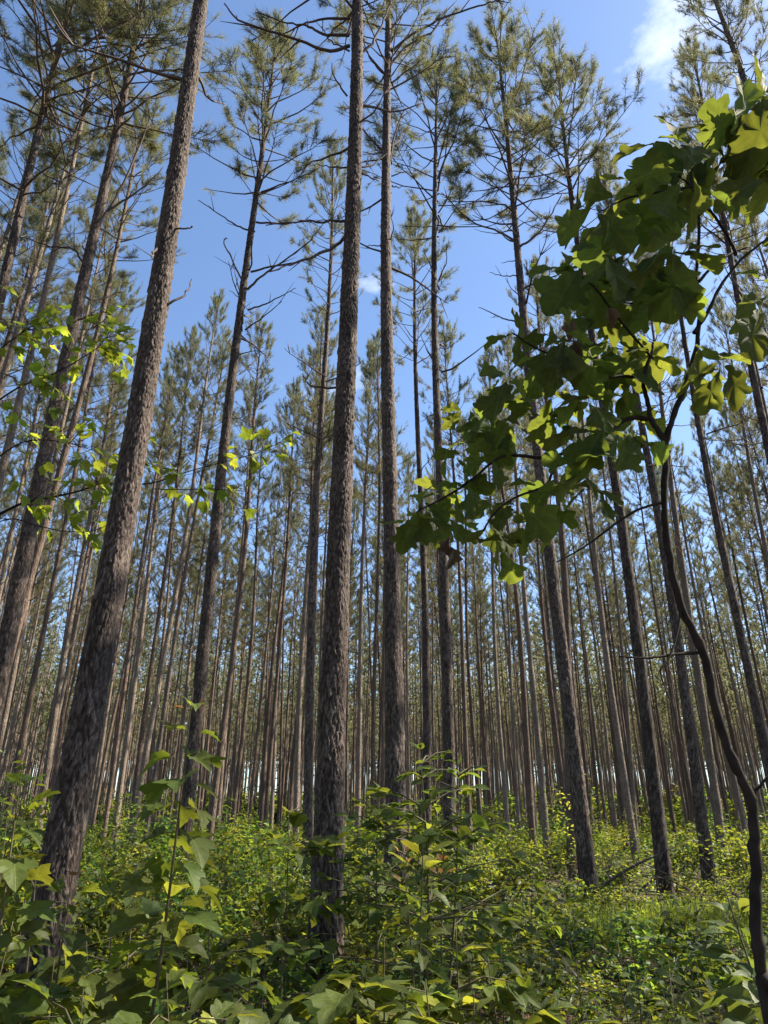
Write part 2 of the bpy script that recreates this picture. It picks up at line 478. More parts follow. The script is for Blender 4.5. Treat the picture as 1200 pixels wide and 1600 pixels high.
def needle_tris(C, D, n, rs, length=0.20, width=0.009, spread=0.75):
    """n needles fanning out of each tuft centre C along D"""
    N = len(C)
    C2 = np.repeat(C, n, 0); D2 = np.repeat(D, n, 0)
    d = D2 + rs.normal(0, spread, (N * n, 3))
    d /= np.linalg.norm(d, axis=1)[:, None] + 1e-9
    L = length * rs.uniform(0.65, 1.15, (N * n, 1))
    side = np.cross(d, rs.normal(0, 1, (N * n, 3)))
    side /= np.linalg.norm(side, axis=1)[:, None] + 1e-9
    base = C2 + D2 * rs.uniform(-0.06, 0.06, (N * n, 1))
    a = base - side * width * 0.5; b = base + side * width * 0.5
    tip = base + d * L; tip[:, 2] -= 0.02
    V = np.stack([a, b, tip], 1).reshape(-1, 3)
    F = np.arange(N * n * 3).reshape(-1, 3)
    tr = np.repeat(rs.uniform(0, 1, (N, 2)), n, 0)
    tone = np.stack([np.repeat(tr[:, 0], 3), np.repeat(tr[:, 1], 3), np.zeros(N * n * 3)], -1)
    return V, F, tone

def crown_mesh(name, seed, zb=14.3, Rm=1.75, H=HT, dense=1.0):
    rs = np.random.default_rng(seed)
    tb = Tubes(); C, D = [], []
    z = zb
    gold = rs.uniform(0, 6.28)
    while z < H - 0.15:
        t = (z - zb) / (H - zb)
        for q in range(rs.integers(2, 5)):
            gold += 2.4 + rs.normal(0, 0.25)
            prof = (0.8 + 0.7 * t) if t < 0.28 else 1.0 * ((1 - t) / 0.72) ** 0.45
            Lb = Rm * max(prof, 0.26) * rs.uniform(0.5, 1.25)
            el = R(14 + 40 * t) + rs.normal(0, 0.2)
            hd = np.array([math.cos(gold), math.sin(gold), 0.0])
            p = np.array([0, 0, z + rs.uniform(-0.12, 0.12)])
            pts = [p]; nseg = 5
            e = el
            for s in range(nseg):
                e += rs.normal(0.07, 0.09)
                hd2 = hd + np.array([rs.normal(0, 0.09), rs.normal(0, 0.09), 0])
                p = p + Lb / nseg * (hd2 * math.cos(e) + np.array([0, 0, math.sin(e)]))
                pts.append(p)
            r = 0.008 + 0.008 * Lb
            tb.add(pts, np.linspace(r, 0.005, nseg + 1), 4)
            pts = np.array(pts)
            nt = int((3 + 5.6 * Lb) * dense)
            start = 0.48 if t > 0.2 else 0.62
            if t < 0.08 and rs.random() < 0.5: nt = 1
            for k in range(nt):
                f = start + (1 - start) * rs.uniform(0, 1) ** .75
                x = f * nseg; i0 = min(int(x), nseg - 1)
                b0 = pts[i0] + (pts[i0 + 1] - pts[i0]) * (x - i0)
                bd = pts[i0 + 1] - pts[i0]; bd /= np.linalg.norm(bd)
                perp = np.cross(bd, [0, 0, 1.0]) * rs.choice([-1, 1])
                td = bd * rs.uniform(0.3, 0.9) + perp * rs.uniform(0.3, 0.9) + np.array([0, 0, rs.uniform(-0.1, 0.6)])
                td /= np.linalg.norm(td)
                tl = rs.uniform(0.15, 0.60) * (0.5 + 0.5 * Lb / Rm)
                tip = b0 + td * tl
                tb.add([b0, b0 + td * tl * 0.5 + np.array([0, 0, -0.01]), tip], [0.006, 0.005, 0.004], 3)
                up = td + np.array([0, 0, 0.35]); up /= np.linalg.norm(up)
                C.append(tip); D.append(up)
                C.append(b0 + td * tl * 0.78 + rs.normal(0, .02, 3)); D.append(up)
                if rs.random() < 0.55:
                    C.append(b0 + td * tl * 0.5); D.append(up)
            bd = pts[-1] - pts[-2]; bd /= np.linalg.norm(bd)
            C.append(pts[-1]); D.append(bd); C.append(pts[-1] - bd * 0.12); D.append(bd)
        z += rs.uniform(0.22, 0.48) * (1.0 if t < 0.7 else 0.7)
    for k in range(8):
        C.append(np.array([0, 0, H - 0.12 * k])); D.append(np.array([0, 0, 1.0]))
    C = np.array(C); D = np.array(D)
    V, F, tone = needle_tris(C, D, 19, rs, length=.185, width=.0088, spread=.85)
    tV = np.concatenate(tb.V); tF = np.concatenate(tb.F); tC = np.concatenate(tb.capF)
    nv = len(tV)
    allV = np.concatenate([tV, V])
    col = np.concatenate([np.full((nv, 3), 0.5), tone])
    fm = np.concatenate([np.zeros(len(tF) + len(tC)), np.ones(len(F))])
    return np_mesh(name, allV, [tF, tC, F + nv], [M_LIMB, M_NEED], colors=col, face_mat=fm)

def simple_trunk(tb, r0, H, rs, sides=12, rows=46, wob=0.07):
    z = np.linspace(-0.2, H, rows)
    ph = rs.uniform(0, 6.28)
    pts = np.stack([wob * np.sin(z / H * 7 + ph) - wob * math.sin(ph), wob * np.sin(z / H * 5 + ph * 2) - wob * math.sin(2 * ph), z], -1)
    rad = trunk_radius(z, r0, H) * (1 + rs.normal(0, 0.05, rows))
    tb.add(pts, rad, sides)

def bare_branch(tb, p, az, el, L, r, rs, sides=4, twigs=2):
    hd = np.array([math.cos(az), math.sin(az), 0.0]); pts = [np.array(p, float)]; e = el
    n = 6
    for s in range(n):
        e += rs.normal(0.06, 0.13)
        h2 = hd + np.array([rs.normal(0, 0.12), rs.normal(0, 0.12), 0])
        pts.append(pts[-1] + L / n * (h2 * math.cos(e) + np.array([0, 0, math.sin(e)])))
    tb.add(pts, np.linspace(r, max(r * 0.25, 0.003), n + 1), sides)
    for k in range(twigs):
        i = rs.integers(2, n)
        a2 = az + rs.choice([-1, 1]) * rs.uniform(0.5, 1.0)
        e2 = e + rs.uniform(-0.2, 0.5); q = pts[i]
        l2 = L * rs.uniform(0.15, 0.4)
        d2 = np.array([math.cos(a2) * math.cos(e2), math.sin(a2) * math.cos(e2), math.sin(e2)])
        tb.add([q, q + d2 * l2 * 0.5, q + d2 * l2 + np.array([0, 0, 0.04])], [r * 0.45, r * 0.35, 0.003], 3)

CROWNS = [crown_mesh('pine_crown', 100 + k, zb=[15.0, 14.2, 15.8, 15.4, 14.6, 14.9][k], Rm=[1.9, 2.1, 1.75, 2.0, 1.85, 2.2][k]) for k in range(6)]

def proto_trunk(k):
    rs = np.random.default_rng(300 + k)
    tb = Tubes(); simple_trunk(tb, 0.098 + 0.006 * (k % 4), HT, rs, wob=0.06 + .03 * (k % 3))
    for q in range(26):
        z = rs.uniform(5.5, 14.5)
        L = rs.uniform(0.15, 0.5) if z < 9 else rs.uniform(0.4, 1.7)
        bare_branch(tb, (0, 0, z), rs.uniform(0, 6.28), R(rs.uniform(0, 40)), L, 0.010 + 0.006 * L, rs, 4, 2 if L > 0.6 else 0)
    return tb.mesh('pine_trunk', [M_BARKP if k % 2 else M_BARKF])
PTRUNKS = [proto_trunk(k) for k in range(6)]

def proto_dead(k):
    rs = np.random.default_rng(500 + k)
    tb = Tubes(); bare_branch(tb, (0, 0, 0), 0, R(rs.uniform(0, 15)), 1.0, 0.021, rs, 6, [0, 1, 2, 3, 4, 0][k])
    return tb.mesh('dead_branch', [M_DEAD])
DEAD = [proto_dead(k) for k in range(6)]

def tree_matrix(base, direction):
    q = Vector((0, 0, 1)).rotation_difference(Vector(direction).normalized())
    return Matrix.Translation(base) @ q.to_matrix().to_4x4()

# label, lower pixel, upper pixel, distance, diameter, crown index, height, detail (2 hi, 1 mid, 0 shared), n dead branches
TRACED = [
    ('thick dark pine leaning right, nearest trunk at the left', (101, 1281), (318, 0), 6.1, 0.280, 0, 22.5, 2, 6),
    ('thick pine with plated bark rising at the centre, nearer of the central pair', (515, 1281), (552, 0), 7.4, 0.285, 1, 22.8, 2, 12),
    ('dark pine just right of the thick central pine', (618, 1281), (608, 0), 9.8, 0.265, 2, 22.5, 2, 14),
    ('slim tall pine standing right of the central pair, behind the gum sapling', (701, 1281), (679, 0), 14.0, 0.225, 3, 23.0, 1, 10),
    ('pine with a full crown against blue sky right of centre, foot in the sunny clearing', (909, 1281), (787, 150), 12.9, 0.26, 0, 22.6, 2, 14),
    ('dark pine behind the fallen branch, second pine right of the clearing', (1025, 1281), (894, 290), 14.0, 0.25, 3, 23.2, 1, 10),
    ('pine third to the right of the sunny clearing, seen beside the oak stem', (1094, 1281), (1013, 740), 16.5, 0.25, 1, 22.0, 1, 8),
    ('thin pine standing between the clearing pine and the pine by the fallen branch', (987, 1281), (935, 850), 22.0, 0.24, 2, 22.0, 0, 6),
    ('slim pine half hidden directly behind the clearing pine', (890, 1281), (873, 1000), 18.5, 0.25, 4, 19.0, 0, 6),
    ('slim pine whose base shows just left of the oak stem', (1122, 1281), (1065, 850), 20.0, 0.24, 5, 20.5, 0, 6),
    ('pine with long bare branches crossing the sky gap at the far right', (1164, 1000), (1098, 650), 17.0, 0.22, 2, 22.0, 1, 16),
    ('leaning pine behind the maple leaves, second trunk from the left edge', (15, 1000), (221, 0), 10.0, 0.265, 4, 22.5, 2, 18),
    ('leaning pine in the upper left corner with many bare branches', (10, 400), (102, 40), 9.6, 0.21, 5, 22.0, 2, 18),
    ('pine with broken forked stubs left of centre, crown against the sky', (290, 1281), (415, 200), 13.4, 0.265, 2, 23.3, 2, 12),
    ('slim pine close behind the pine with forked stubs', (330, 1281), (374, 850), 24.0, 0.24, 3, 21.0, 0, 4),
    ('thin pine left of the pine with forked stubs', (245, 1200), (302, 850), 27.0, 0.23, 0, 22.5, 0, 4),
    ('left of two thin pines right of the big leaning trunk', (212, 1240), (259, 867), 26.0, 0.22, 4, 22.0, 0, 4),
    ('right of two thin pines right of the big leaning trunk', (224, 1200), (280, 850), 25.0, 0.25, 5, 23.0, 0, 4),
    ('slim pine left of the big leaning trunk, under the maple branch', (53, 1060), (93, 850), 22.0, 0.24, 1, 22.0, 0, 5),
    ('slim pine touching the left side of the big leaning trunk', (88, 1130), (133, 850), 23.0, 0.24, 0, 22.0, 0, 5),
    ('slim pine just left of the thick central pine', (486, 1200), (499, 850), 17.0, 0.23, 3, 22.8, 1, 8),
    ('thin pine between the two thick central pines', (563, 1130), (571, 850), 28.0, 0.22, 1, 22.5, 0, 4),
    ('bowed thin pine close to the left edge of the dark central pine', (585, 1165), (588, 850), 27.0, 0.22, 4, 22.5, 0, 4),
    ('pine with an even crown against blue sky right of the central pair', (662, 1140), (657, 870), 20.5, 0.245, 2, 23.4, 1, 8),
    ('thin pine right of the gum sapling, below the oak leaves', (731, 1235), (711, 850), 25.0, 0.22, 0, 21.5, 0, 4),
    ('thin pine under the hanging oak leaves, midway to the clearing', (795, 1295), (771, 870), 28.0, 0.23, 3, 20.0, 0, 4),
    ('left of two thin pines close left of the clearing pine', (834, 1330), (792, 880), 25.0, 0.23, 1, 20.0, 0, 4),
    ('right of two thin pines close left of the clearing pine', (855, 1330), (817, 850), 24.0, 0.23, 5, 20.0, 0, 4),
    ('pine trunk in the upper right corner above the oak leaves', (1155, 85), (1122, 0), 9.8, 0.22, 4, 22.0, 1, 10),
    ('slender pine seen at the right edge through the oak twigs', (1197, 635), (1130, 308), 13.0, 0.20, 5, 22.0, 1, 12),
    ('thin pine far behind, midway between forked-stub pine and central pine', (421, 1200), (445, 860), 28.0, 0.22, 2, 20.5, 0, 4),
    ('thin pine second to the left of the thick central pine', (468, 1200), (486, 850), 23.0, 0.22, 0, 20.5, 0, 4),
    ('thin pine third to the left of the thick central pine', (454, 1221), (475, 885), 25.0, 0.22, 5, 20.0, 0, 4),
]
# bare branches that can be followed one by one in the photograph: tree index -> pixel polylines
TRACED_BRANCHES = {
    1: [[(534, 345), (500, 347), (470, 345), (415, 352)], [(538, 262), (515, 260), (497, 257)], [(540, 28), (505, 30), (470, 40), (425, 62)],
        [(540, 55), (505, 53), (480, 40), (455, 38), (400, 20)], [(538, 80), (515, 62), (502, 42)], [(540, 72), (510, 80), (460, 60), (380, 35), (350, 5)],
        [(508, 607), (492, 604), (478, 596), (474, 585)], [(530, 150), (522, 120), (518, 98)], [(562, 90), (580, 70), (600, 30), (612, 0)],
        [(556, 185), (575, 190), (592, 195)], [(553, 262), (575, 275), (592, 284)], [(535, 372), (500, 398), (455, 412), (420, 425)]],
    2: [[(612, 255), (614, 220), (624, 190), (634, 168)], [(616, 275), (628, 270), (638, 268)], [(616, 290), (622, 292), (632, 291)], [(598, 120), (585, 100), (570, 70), (566, 40)],
        [(617, 80), (650, 50), (700, 25), (760, 5), (782, 0)], [(617, 100), (640, 70), (680, 45), (700, 8)], [(600, 235), (585, 240), (565, 236)], [(596, 384), (585, 383), (573, 384)],
        [(618, 130), (640, 108), (665, 90)], [(600, 20), (580, 12), (560, -10)]],
    4: [[(806, 430), (790, 431), (765, 426)], [(808, 408), (797, 408), (784, 412)], [(812, 505), (795, 500), (770, 490), (748, 480)], [(803, 380), (780, 362), (735, 345), (690, 300)],
        [(812, 385), (835, 370), (858, 340), (880, 300)], [(800, 330), (785, 320), (750, 315), (700, 315)]],
    13: [[(383, 472), (378, 440), (360, 400), (350, 378), (355, 372)], [(381, 470), (370, 462), (358, 453)], [(390, 452), (410, 430), (440, 410), (480, 380), (505, 350)],
         [(398, 425), (430, 415), (470, 408), (520, 390)], [(396, 485), (415, 475), (440, 462), (462, 450)], [(394, 515), (412, 495), (440, 470)],
         [(404, 362), (375, 355), (350, 340), (310, 312)], [(370, 605), (366, 590), (367, 572)], [(384, 585), (392, 570), (402, 560)], [(372, 552), (362, 542), (356, 532)],
         [(406, 347), (440, 350), (475, 346), (522, 344)], [(420, 300), (450, 285), (500, 262)]],
    0: [[(270, 478), (285, 463), (300, 437)], [(283, 360), (294, 357), (302, 353)], [(286, 112), (272, 108), (252, 111)], [(245, 380), (240, 395), (236, 405)]],
    11: [[(150, 350), (175, 320), (200, 270), (225, 210), (235, 180)], [(155, 345), (185, 318), (220, 295), (255, 263)], [(140, 420), (115, 390), (80, 385), (35, 370)], [(130, 500), (155, 490), (175, 483)]],
}
traced_xy = []
for ti, (label, lo, hi, Y, dia, ck, H, det, ndead) in enumerate(TRACED):
    A, B = pix(*lo, Y), pix(*hi, Y)
    d = (B - A).normalized()
    t = 0.0
    for _ in range(4):
        P = A + d * t
        t += (gz(P.x, P.y) - P.z) / d.z
    base = A + d * t
    traced_xy.append((base.x, base.y))
    root = empty('pine_tree', tree_matrix(base, d))
    tag(root, label, 'pine tree', 'pines standing near enough to tell apart')
    rs = np.random.default_rng(900 + ti)
    if det == 2:
        zv = min(H - 1, 1.5 + Y * math.tan(R(61.5)))
        near = Y < 8
        me = bark_trunk('trunk', dia / 2, H, 40 + ti, zv, 0.017 if near else 0.032, 96 if near else 52, (0.05, 0.04, rs.uniform(0, 6)))
    elif det == 1:
        me = bark_trunk('trunk', dia / 2, H, 40 + ti, H - 2, 0.06, 26, (0.09, 0.06, rs.uniform(0, 6)))
    else:
        me = PTRUNKS[ti % 6]
    if det == 0:
        s = dia / 0.235
        link('trunk', me, root, Matrix.Diagonal((s, s, H / HT, 1)))
        ndead = 0
    else:
        link('trunk', me, root)
    cw = 1.2 if ti in (3, 4, 5, 11, 12, 13) else (1.0 if ti in (0, 1, 2, 23) else .72)
    link('crown', CROWNS[ck], root, Matrix.Rotation(rs.uniform(0, 6.28), 4, 'Z') @ Matrix.Diagonal((cw, cw, H / HT, 1)))
    inv = root.matrix_basis.inverted()
    for pl in TRACED_BRANCHES.get(ti, []):
        L = len(pl)
        dy = rs.uniform(-0.45, 0.25)
        wp = [pix(u, v, Y + dy * (i / (L - 1))) for i, (u, v) in enumerate(pl)]
        p0 = inv @ wp[0]
        lp = [inv @ p for p in wp]
        lp[0] = Vector((lp[0].x * 0.3, lp[0].y * 0.3, lp[0].z))
        length = sum((lp[i + 1] - lp[i]).length for i in range(L - 1))
        path = smooth_path(lp, 4 * L)
        path = [p + Vector(rs.normal(0, 0.008, 3)) for p in path]
        r = 0.012 + 0.009 * min(length, 2.4)
        tb = Tubes(); tb.add(path, np.linspace(r, r * 0.35, len(path)), 6)
        for q in range(int(length * 2.0)):
            i = int(rs.integers(len(path) // 3, len(path) - 1))
            dd = (path[i + 1] - path[i]).normalized() + Vector(rs.normal(0, 0.6, 3))
            l2 = rs.uniform(0.08, 0.35) * min(length, 1.5)
            tb.add([path[i], path[i] + dd * l2 * 0.5, path[i] + dd * l2], [r * 0.4, r * 0.3, 0.003], 4)
        link('dead_branch', tb.mesh('dead_branch', [M_DEAD]), root)
    for q in range(ndead):
        z = rs.uniform(6.0, 15.0)
        L = rs.uniform(0.12, 0.35) if z < 9.5 else rs.uniform(0.4, 1.8)
        az = rs.uniform(0, 6.28)
        M = Matrix.Translation((0, 0, z)) @ Matrix.Rotation(az, 4, 'Z') @ Matrix.Rotation(-R(rs.uniform(-5, 35)), 4, 'Y') @ Matrix.Diagonal((L, L ** 0.5, L ** 0.5, 1)) @ Matrix.Rotation(rs.uniform(-0.4, 0.4), 4, 'X')
        link('dead_branch', DEAD[int(rs.integers(0, 6))], root, M)

# ---- the rows behind
def screen_x(x, y):
    """photo x of a point at eye height"""
    c = math.cos(PITCH)
    return 600 + FOC * x / (y * c)

cand = []
rs = np.random.default_rng(21)
def row_grid(dx, dy, y_first, y_last, x_half):
    n = int((y_last - y_first) / dy)
    for iy in range(n):
        for ix in range(-int(x_half / dx), int(x_half / dx) + 1):
            yield ix * dx + (0.4 if iy % 2 else 0.0), y_first + iy * dy
for zone, (g0, g1, dx, dy) in enumerate([(8, 58, 3.5, 3.1), (58, 135, 2.9, 2.7), (135, 195, 3.2, 2.9)]):
    for x0, y0 in row_grid(dx, dy, g0, g1, 150):
        x, y = x0 + rs.normal(0, 0.5), y0 + rs.normal(0, 0.5)
        d = math.hypot(x, y)
        if d > 200 or y < 9: continue
        sx = screen_x(x, y)
        if sx < -450 or sx > 1650 + 1500 * (y < 30): continue
        lim = 26
        if -60 < sx < 1260:
            if 200 < sx < 470: lim = 29
            if 560 < sx < 760: lim = 31
            if 1000 < sx < 1330: lim = 36
            if 760 < sx < 1000: lim = 28
        elif sx <= -60: lim = 13
        elif sx < 1420: lim = 25
        else: lim = 13
        if d < lim: continue
        if sx > 1420 and y < 26 and rs.random() < 0.72: continue
        if min((x - a) ** 2 + (y - b) ** 2 for a, b in traced_xy) < 1.6 ** 2: continue
        cand.append((d, x, y, sx))
for (x, y) in [(11.5, 8.4), (13.6, 9.9), (15.6, 8.3), (17.2, 11.0), (12.4, 6.3), (14.8, 12.4), (18.8, 9.2)]:  # unseen pines placed out of frame to shade the foreground
    cand.append((math.hypot(x, y), x, y, 9999))
for (u, v, Y) in [(60, 330, 15.5), (165, 400, 18.5), (10, 480, 17.5), (205, 150, 15.0), (-30, 200, 13.5), (110, 180, 17.0), (1045, 150, 15.5), (1195, 420, 17.5), (1175, 760, 33.0), (1090, 120, 19.0)]:
    P = pix(u, v, Y)
    cand.append((math.hypot(P.x, Y), P.x, Y, screen_x(P.x, Y)))
for x0, y0 in row_grid(3.3, 3.3, -40, -4, 34):
    cand.append((200 + math.hypot(x0, y0), x0 + rs.normal(0, .5), y0 + rs.normal(0, .5), -9999))
for x0, y0 in row_grid(3.3, 3.3, -4, 13, 40):  # unseen side pines added to cut sky light from the left
    if x0 < -7.5 and screen_x(x0, max(y0, .5)) < -950 or (x0 < -6 and y0 < 4):
        cand.append((210, x0 + rs.normal(0, .5), y0 + rs.normal(0, .5), -9999))
cand.sort()
vis = [c for c in cand if -330 - 450 * (c[0] < 24) < c[3] < 1480 + 300 * (c[0] < 24)]
n_ind = 300 - len(TRACED)
indiv = vis[:n_ind]
rest = [c for c in cand if c not in set(indiv)]
SECT = [(-9999, 60, 'slender straight pine in the rows behind, left of the big leaning trunk', 'pine rows left of the big leaning trunk'),
        (60, 300, 'slender straight pine in the rows between the big leaning trunk and the forked-stub pine', 'pine rows between the leaning trunk and the forked-stub pine'),
        (300, 515, 'slender straight pine in the rows between the forked-stub pine and the central pine', 'pine rows between the forked-stub pine and the central pine'),
        (515, 701, 'slender straight pine in the rows seen between and beside the central pair', 'pine rows behind the central pair'),
        (701, 909, 'slender straight pine in the rows between the gum sapling and the clearing pine', 'pine rows left of the clearing pine'),
        (909, 1094, 'slender straight pine in the rows behind the fallen branch', 'pine rows behind the fallen branch'),
        (1094, 99999, 'slender straight pine in the rows behind the oak stem', 'pine rows behind the oak stem')]
for k, (d, x, y, sx) in enumerate(indiv):
    rs = np.random.default_rng(5000 + k)
    lean = Vector((rs.normal(0, 0.017), rs.normal(0, 0.017), 1))
    root = empty('pine_tree', tree_matrix((x, y, gz(x, y)), lean) @ Matrix.Rotation(rs.uniform(0, 6.28), 4, 'Z') @ Matrix.Diagonal((1, 1, rs.uniform(0.90, 1.05), 1)))
    a = next(s for s in SECT if s[0] <= sx < s[1])
    band = 'front' if d < 34 else ('middle' if d < 48 else 'back')
    tag(root, a[2].replace('in the rows', f'in the {band} rows'), 'pine tree', f'{band} {a[3]}')
    s = rs.uniform(0.72, 1.18)
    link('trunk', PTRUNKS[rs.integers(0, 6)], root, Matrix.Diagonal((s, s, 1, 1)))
    cs = rs.uniform(0.56, 0.92)
    link('crown', CROWNS[rs.integers(0, 6)], root, Matrix.Diagonal((cs, cs, 1, 1)))

# ---- the wood beyond and the unseen shade pines, one mass
def far_proto(k, lite=False):
    rs = np.random.default_rng(700 + k)
    tb = Tubes(); simple_trunk(tb, 0.10, HT, rs, sides=5 if lite else 6, rows=4 if lite else 9, wob=0.1)
    for q in range(0 if lite else 7):
        z = rs.uniform(8, 14)
        az = rs.uniform(0, 6.28); L = rs.uniform(0.5, 1.6)
        p = np.array([0, 0, z]); dd = np.array([math.cos(az), math.sin(az), 0.5])
        tb.add([p, p + dd * L], [0.016, 0.006], 3)
    C, D = [], []
    for q in range(34 if lite else 84):
        t = rs.uniform(0, 1) ** 0.9; z = 12.0 + (HT - 12.0) * t
        prof = (0.75 + 0.9 * t) if t < 0.28 else ((1 - t) / 0.72) ** 0.72
        r = 1.35 * max(prof, 0.1) * rs.uniform(0.35, 1.05); az = rs.uniform(0, 6.28)
        C.append([r * math.cos(az), r * math.sin(az), z + 0.35 * r]); D.append([0.5 * math.cos(az), 0.5 * math.sin(az), 0.7])
    V, F, tone = needle_tris(np.array(C), np.array(D), 4, rs, length=1.0 if lite else 0.55, width=0.24 if lite else 0.14, spread=0.8)
    tV = np.concatenate(tb.V); tF = np.concatenate(tb.F)
    nv = len(tV)
    return np.concatenate([tV, V]), tF, F + nv, np.concatenate([np.full((nv, 3), 0.5), tone])

FAR = [far_proto(k) for k in range(5)]
FARL = [far_proto(k, True) for k in range(5)]
def build_far():
    Vs, Qs, Ts, Cs = [], [], [], []
    n = 0
    rs = np.random.default_rng(77)
    for (d, x, y, sx) in rest:
        V, Q, T, Cc = (FARL if d > 120 else FAR)[rs.integers(0, 5)]
        a = rs.uniform(0, 6.28); ca, sa = math.cos(a), math.sin(a)
        s = rs.uniform(0.85, 1.15); hs = rs.uniform(0.88, 1.05)
        W = np.stack([(V[:, 0] * ca - V[:, 1] * sa) * s, (V[:, 0] * sa + V[:, 1] * ca) * s, V[:, 2] * hs], -1)
        W[:, 0] += W[:, 2] * rs.normal(0, 0.015)
        W += np.array([x, y, gz(x, y)])
        Vs.append(W); Qs.append(Q + n); Ts.append(T + n); Cs.append(Cc); n += len(V)
    Q, T = np.concatenate(Qs), np.concatenate(Ts)
    fm = np.concatenate([np.zeros(len(Q)), np.ones(len(T))])
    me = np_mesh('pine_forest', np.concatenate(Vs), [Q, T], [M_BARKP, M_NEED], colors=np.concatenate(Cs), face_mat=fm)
    o = link('pine_forest', me)
    tag(o, 'far mass of slender pines closing off the view, plus unseen pines added for shade', 'forest', kind='stuff')
build_far()

# ------------------------------------------------------------------ leaf shapes
def leaf_mesh(name, right, left=None, centre=(0, 0.45), mat=None, fold=0.25, droop=0.25, ripple=0.03, pet=0.18, seed=0, refine=False):
    rs = np.random.default_rng(seed)
    left = left or [(-x, y) for x, y in right]
    outl = right + left[::-1][1:-1]
    if refine:
        m0 = len(outl); o2 = []
        for i in range(m0):
            p0, p1, p2, p3 = (outl[(i + k) % m0] for k in (-1, 0, 1, 2))
            o2.append(p1)
            if i == 0 or i == m0 - 1: continue
            o2.append(tuple((-p0[k] + 9 * p1[k] + 9 * p2[k] - p3[k]) / 16 for k in (0, 1)))
        outl = o2
    outl = [(x + rs.normal(0, 0.008), y + rs.normal(0, 0.008)) for x, y in outl]
    cx, cy_ = centre
    n = len(outl)
    tw = rs.normal(0, 0.15)
    def zf(x, y):
        return fold * abs(x) - droop * y * y + ripple * math.sin(x * 17 + seed) * math.cos(y * 13 + seed * 2) + tw * x * y
    pts = [(cx, cy_)] + [(cx + (x - cx) * 0.55, cy_ + (y - cy_) * 0.55) for x, y in outl] + outl
    V = [(x, y + pet, zf(x, y)) for x, y in pts]
    F3 = [(0, 1 + i, 1 + (i + 1) % n) for i in range(n)]
    F4 = [(1 + i, 1 + n + i, 1 + n + (i + 1) % n, 1 + (i + 1) % n) for i in range(n)]
    b = len(V)
    V += [(-0.009, 0, -0.02), (0.009, 0, -0.02), (-0.007, pet + 0.04, 0.005), (0.007, pet + 0.04, 0.005)]
    F4.append((b, b + 1, b + 3, b + 2))
    return np_mesh(name, np.array(V), [np.array(F3), np.array(F4)], [mat], smooth=True)

OAK_R = [(0, 0), (.05, .05), (.09, .2), (.17, .38), (.21, .47), (.34, .58), (.44, .71), (.41, .79), (.29, .79), (.25, .83), (.25, .93), (.15, .99), (0, 1.0)]
OAK_R2 = [(0, 0), (.06, .06), (.13, .22), (.25, .36), (.33, .44), (.27, .52), (.30, .60), (.40, .72), (.33, .80), (.22, .79), (.18, .88), (.08, .98), (0, 1.02)]
MAP_R = [(0, 0), (.14, -.04), (.30, .03), (.38, .13), (.31, .22), (.45, .35), (.60, .62), (.42, .60), (.34, .67), (.20, .56), (.22, .74), (.11, .86), (0, 1.05)]
MAP_R2 = [(0, 0), (.18, -.05), (.36, .06), (.46, .20), (.42, .32), (.52, .50), (.50, .60), (.34, .58), (.26, .62), (.24, .76), (.12, .88), (0, 1.0)]
ELL_R = [(0, 0), (.07, .07), (.18, .24), (.25, .45), (.23, .65), (.13, .86), (0, 1.0)]
MIT_R = [(0, 0), (.08, .08), (.2, .25), (.31, .44), (.41, .62), (.35, .70), (.24, .60), (.17, .56), (.18, .7), (.11, .88), (0, 1.0)]
OVA_R = [(0, 0), (.12, .06), (.26, .22), (.31, .40), (.26, .60), (.14, .80), (.05, .93), (0, 1.04)]
LEAVES = {}
def species(key, specs, mat, n=4, **kw):
    L = []
    for i in range(n):
        sp = specs[i % len(specs)]
        r_, l_ = sp if isinstance(sp, tuple) else (sp, None)
        if l_: l_ = [(-x, y) for x, y in l_]
        L.append(leaf_mesh(key + '_leaf', r_, l_, mat=mat, seed=hash(key) % 1000 if False else sum(map(ord, key)) + i, fold=kw.get('fold', .25) * random.uniform(.4, 1.5),
                           droop=kw.get('droop', .25) * random.uniform(.3, 1.6), ripple=kw.get('ripple', .03), pet=kw.get('pet', .18), refine=kw.get('refine', False), centre=kw.get('centre', (0, .45))))
    LEAVES[key] = L
species('oak', [OAK_R, OAK_R2, (OAK_R, OAK_R2)], M_OAK, 10, pet=.08, centre=(0, .55), ripple=.05, fold=.35, droop=.4, refine=True)
species('dry_oak', [OAK_R2], M_OAKD, 2, pet=.1, fold=1.3, droop=.7, centre=(0, .55))
species('maple', [MAP_R, MAP_R2], M_MAPLE, 4, pet=.35, centre=(0, .3), droop=.35)
species('seed', [MAP_R2, MAP_R, (MAP_R, MAP_R2)], M_SEED, 8, pet=.4, centre=(0, .3), droop=.45, fold=.35, ripple=.045)
species('sass', [ELL_R, (ELL_R, MIT_R), (MIT_R, MIT_R), ELL_R, OVA_R], M_SASS, 8, pet=.14, droop=.4, fold=.35, ripple=.04)
species('gum', [ELL_R, OVA_R], M_GUM, 4, pet=.12)
species('big', [OVA_R, ELL_R], M_BIG, 4, pet=.12, droop=.45, fold=.4)
species('red', [MAP_R], M_RED, 2, pet=.3, centre=(0, .3))
species('yellow', [ELL_R, (ELL_R, MIT_R)], M_YEL, 3, pet=.14, fold=.4)
species('yellow_maple', [MAP_R], M_YEL, 2, pet=.3, centre=(0, .3))
species('orange', [ELL_R], M_ORA, 2, pet=.1, fold=.6)

def add_leaf(root, inv, key, pos, ydir, normal, size, rnd=random):
    me = LEAVES[key][rnd.randrange(len(LEAVES[key]))]
    M = frame_mat(pos, ydir, normal, (size * rnd.uniform(.9, 1.1), size, size))
    return link('leaf', me, root, inv @ M)

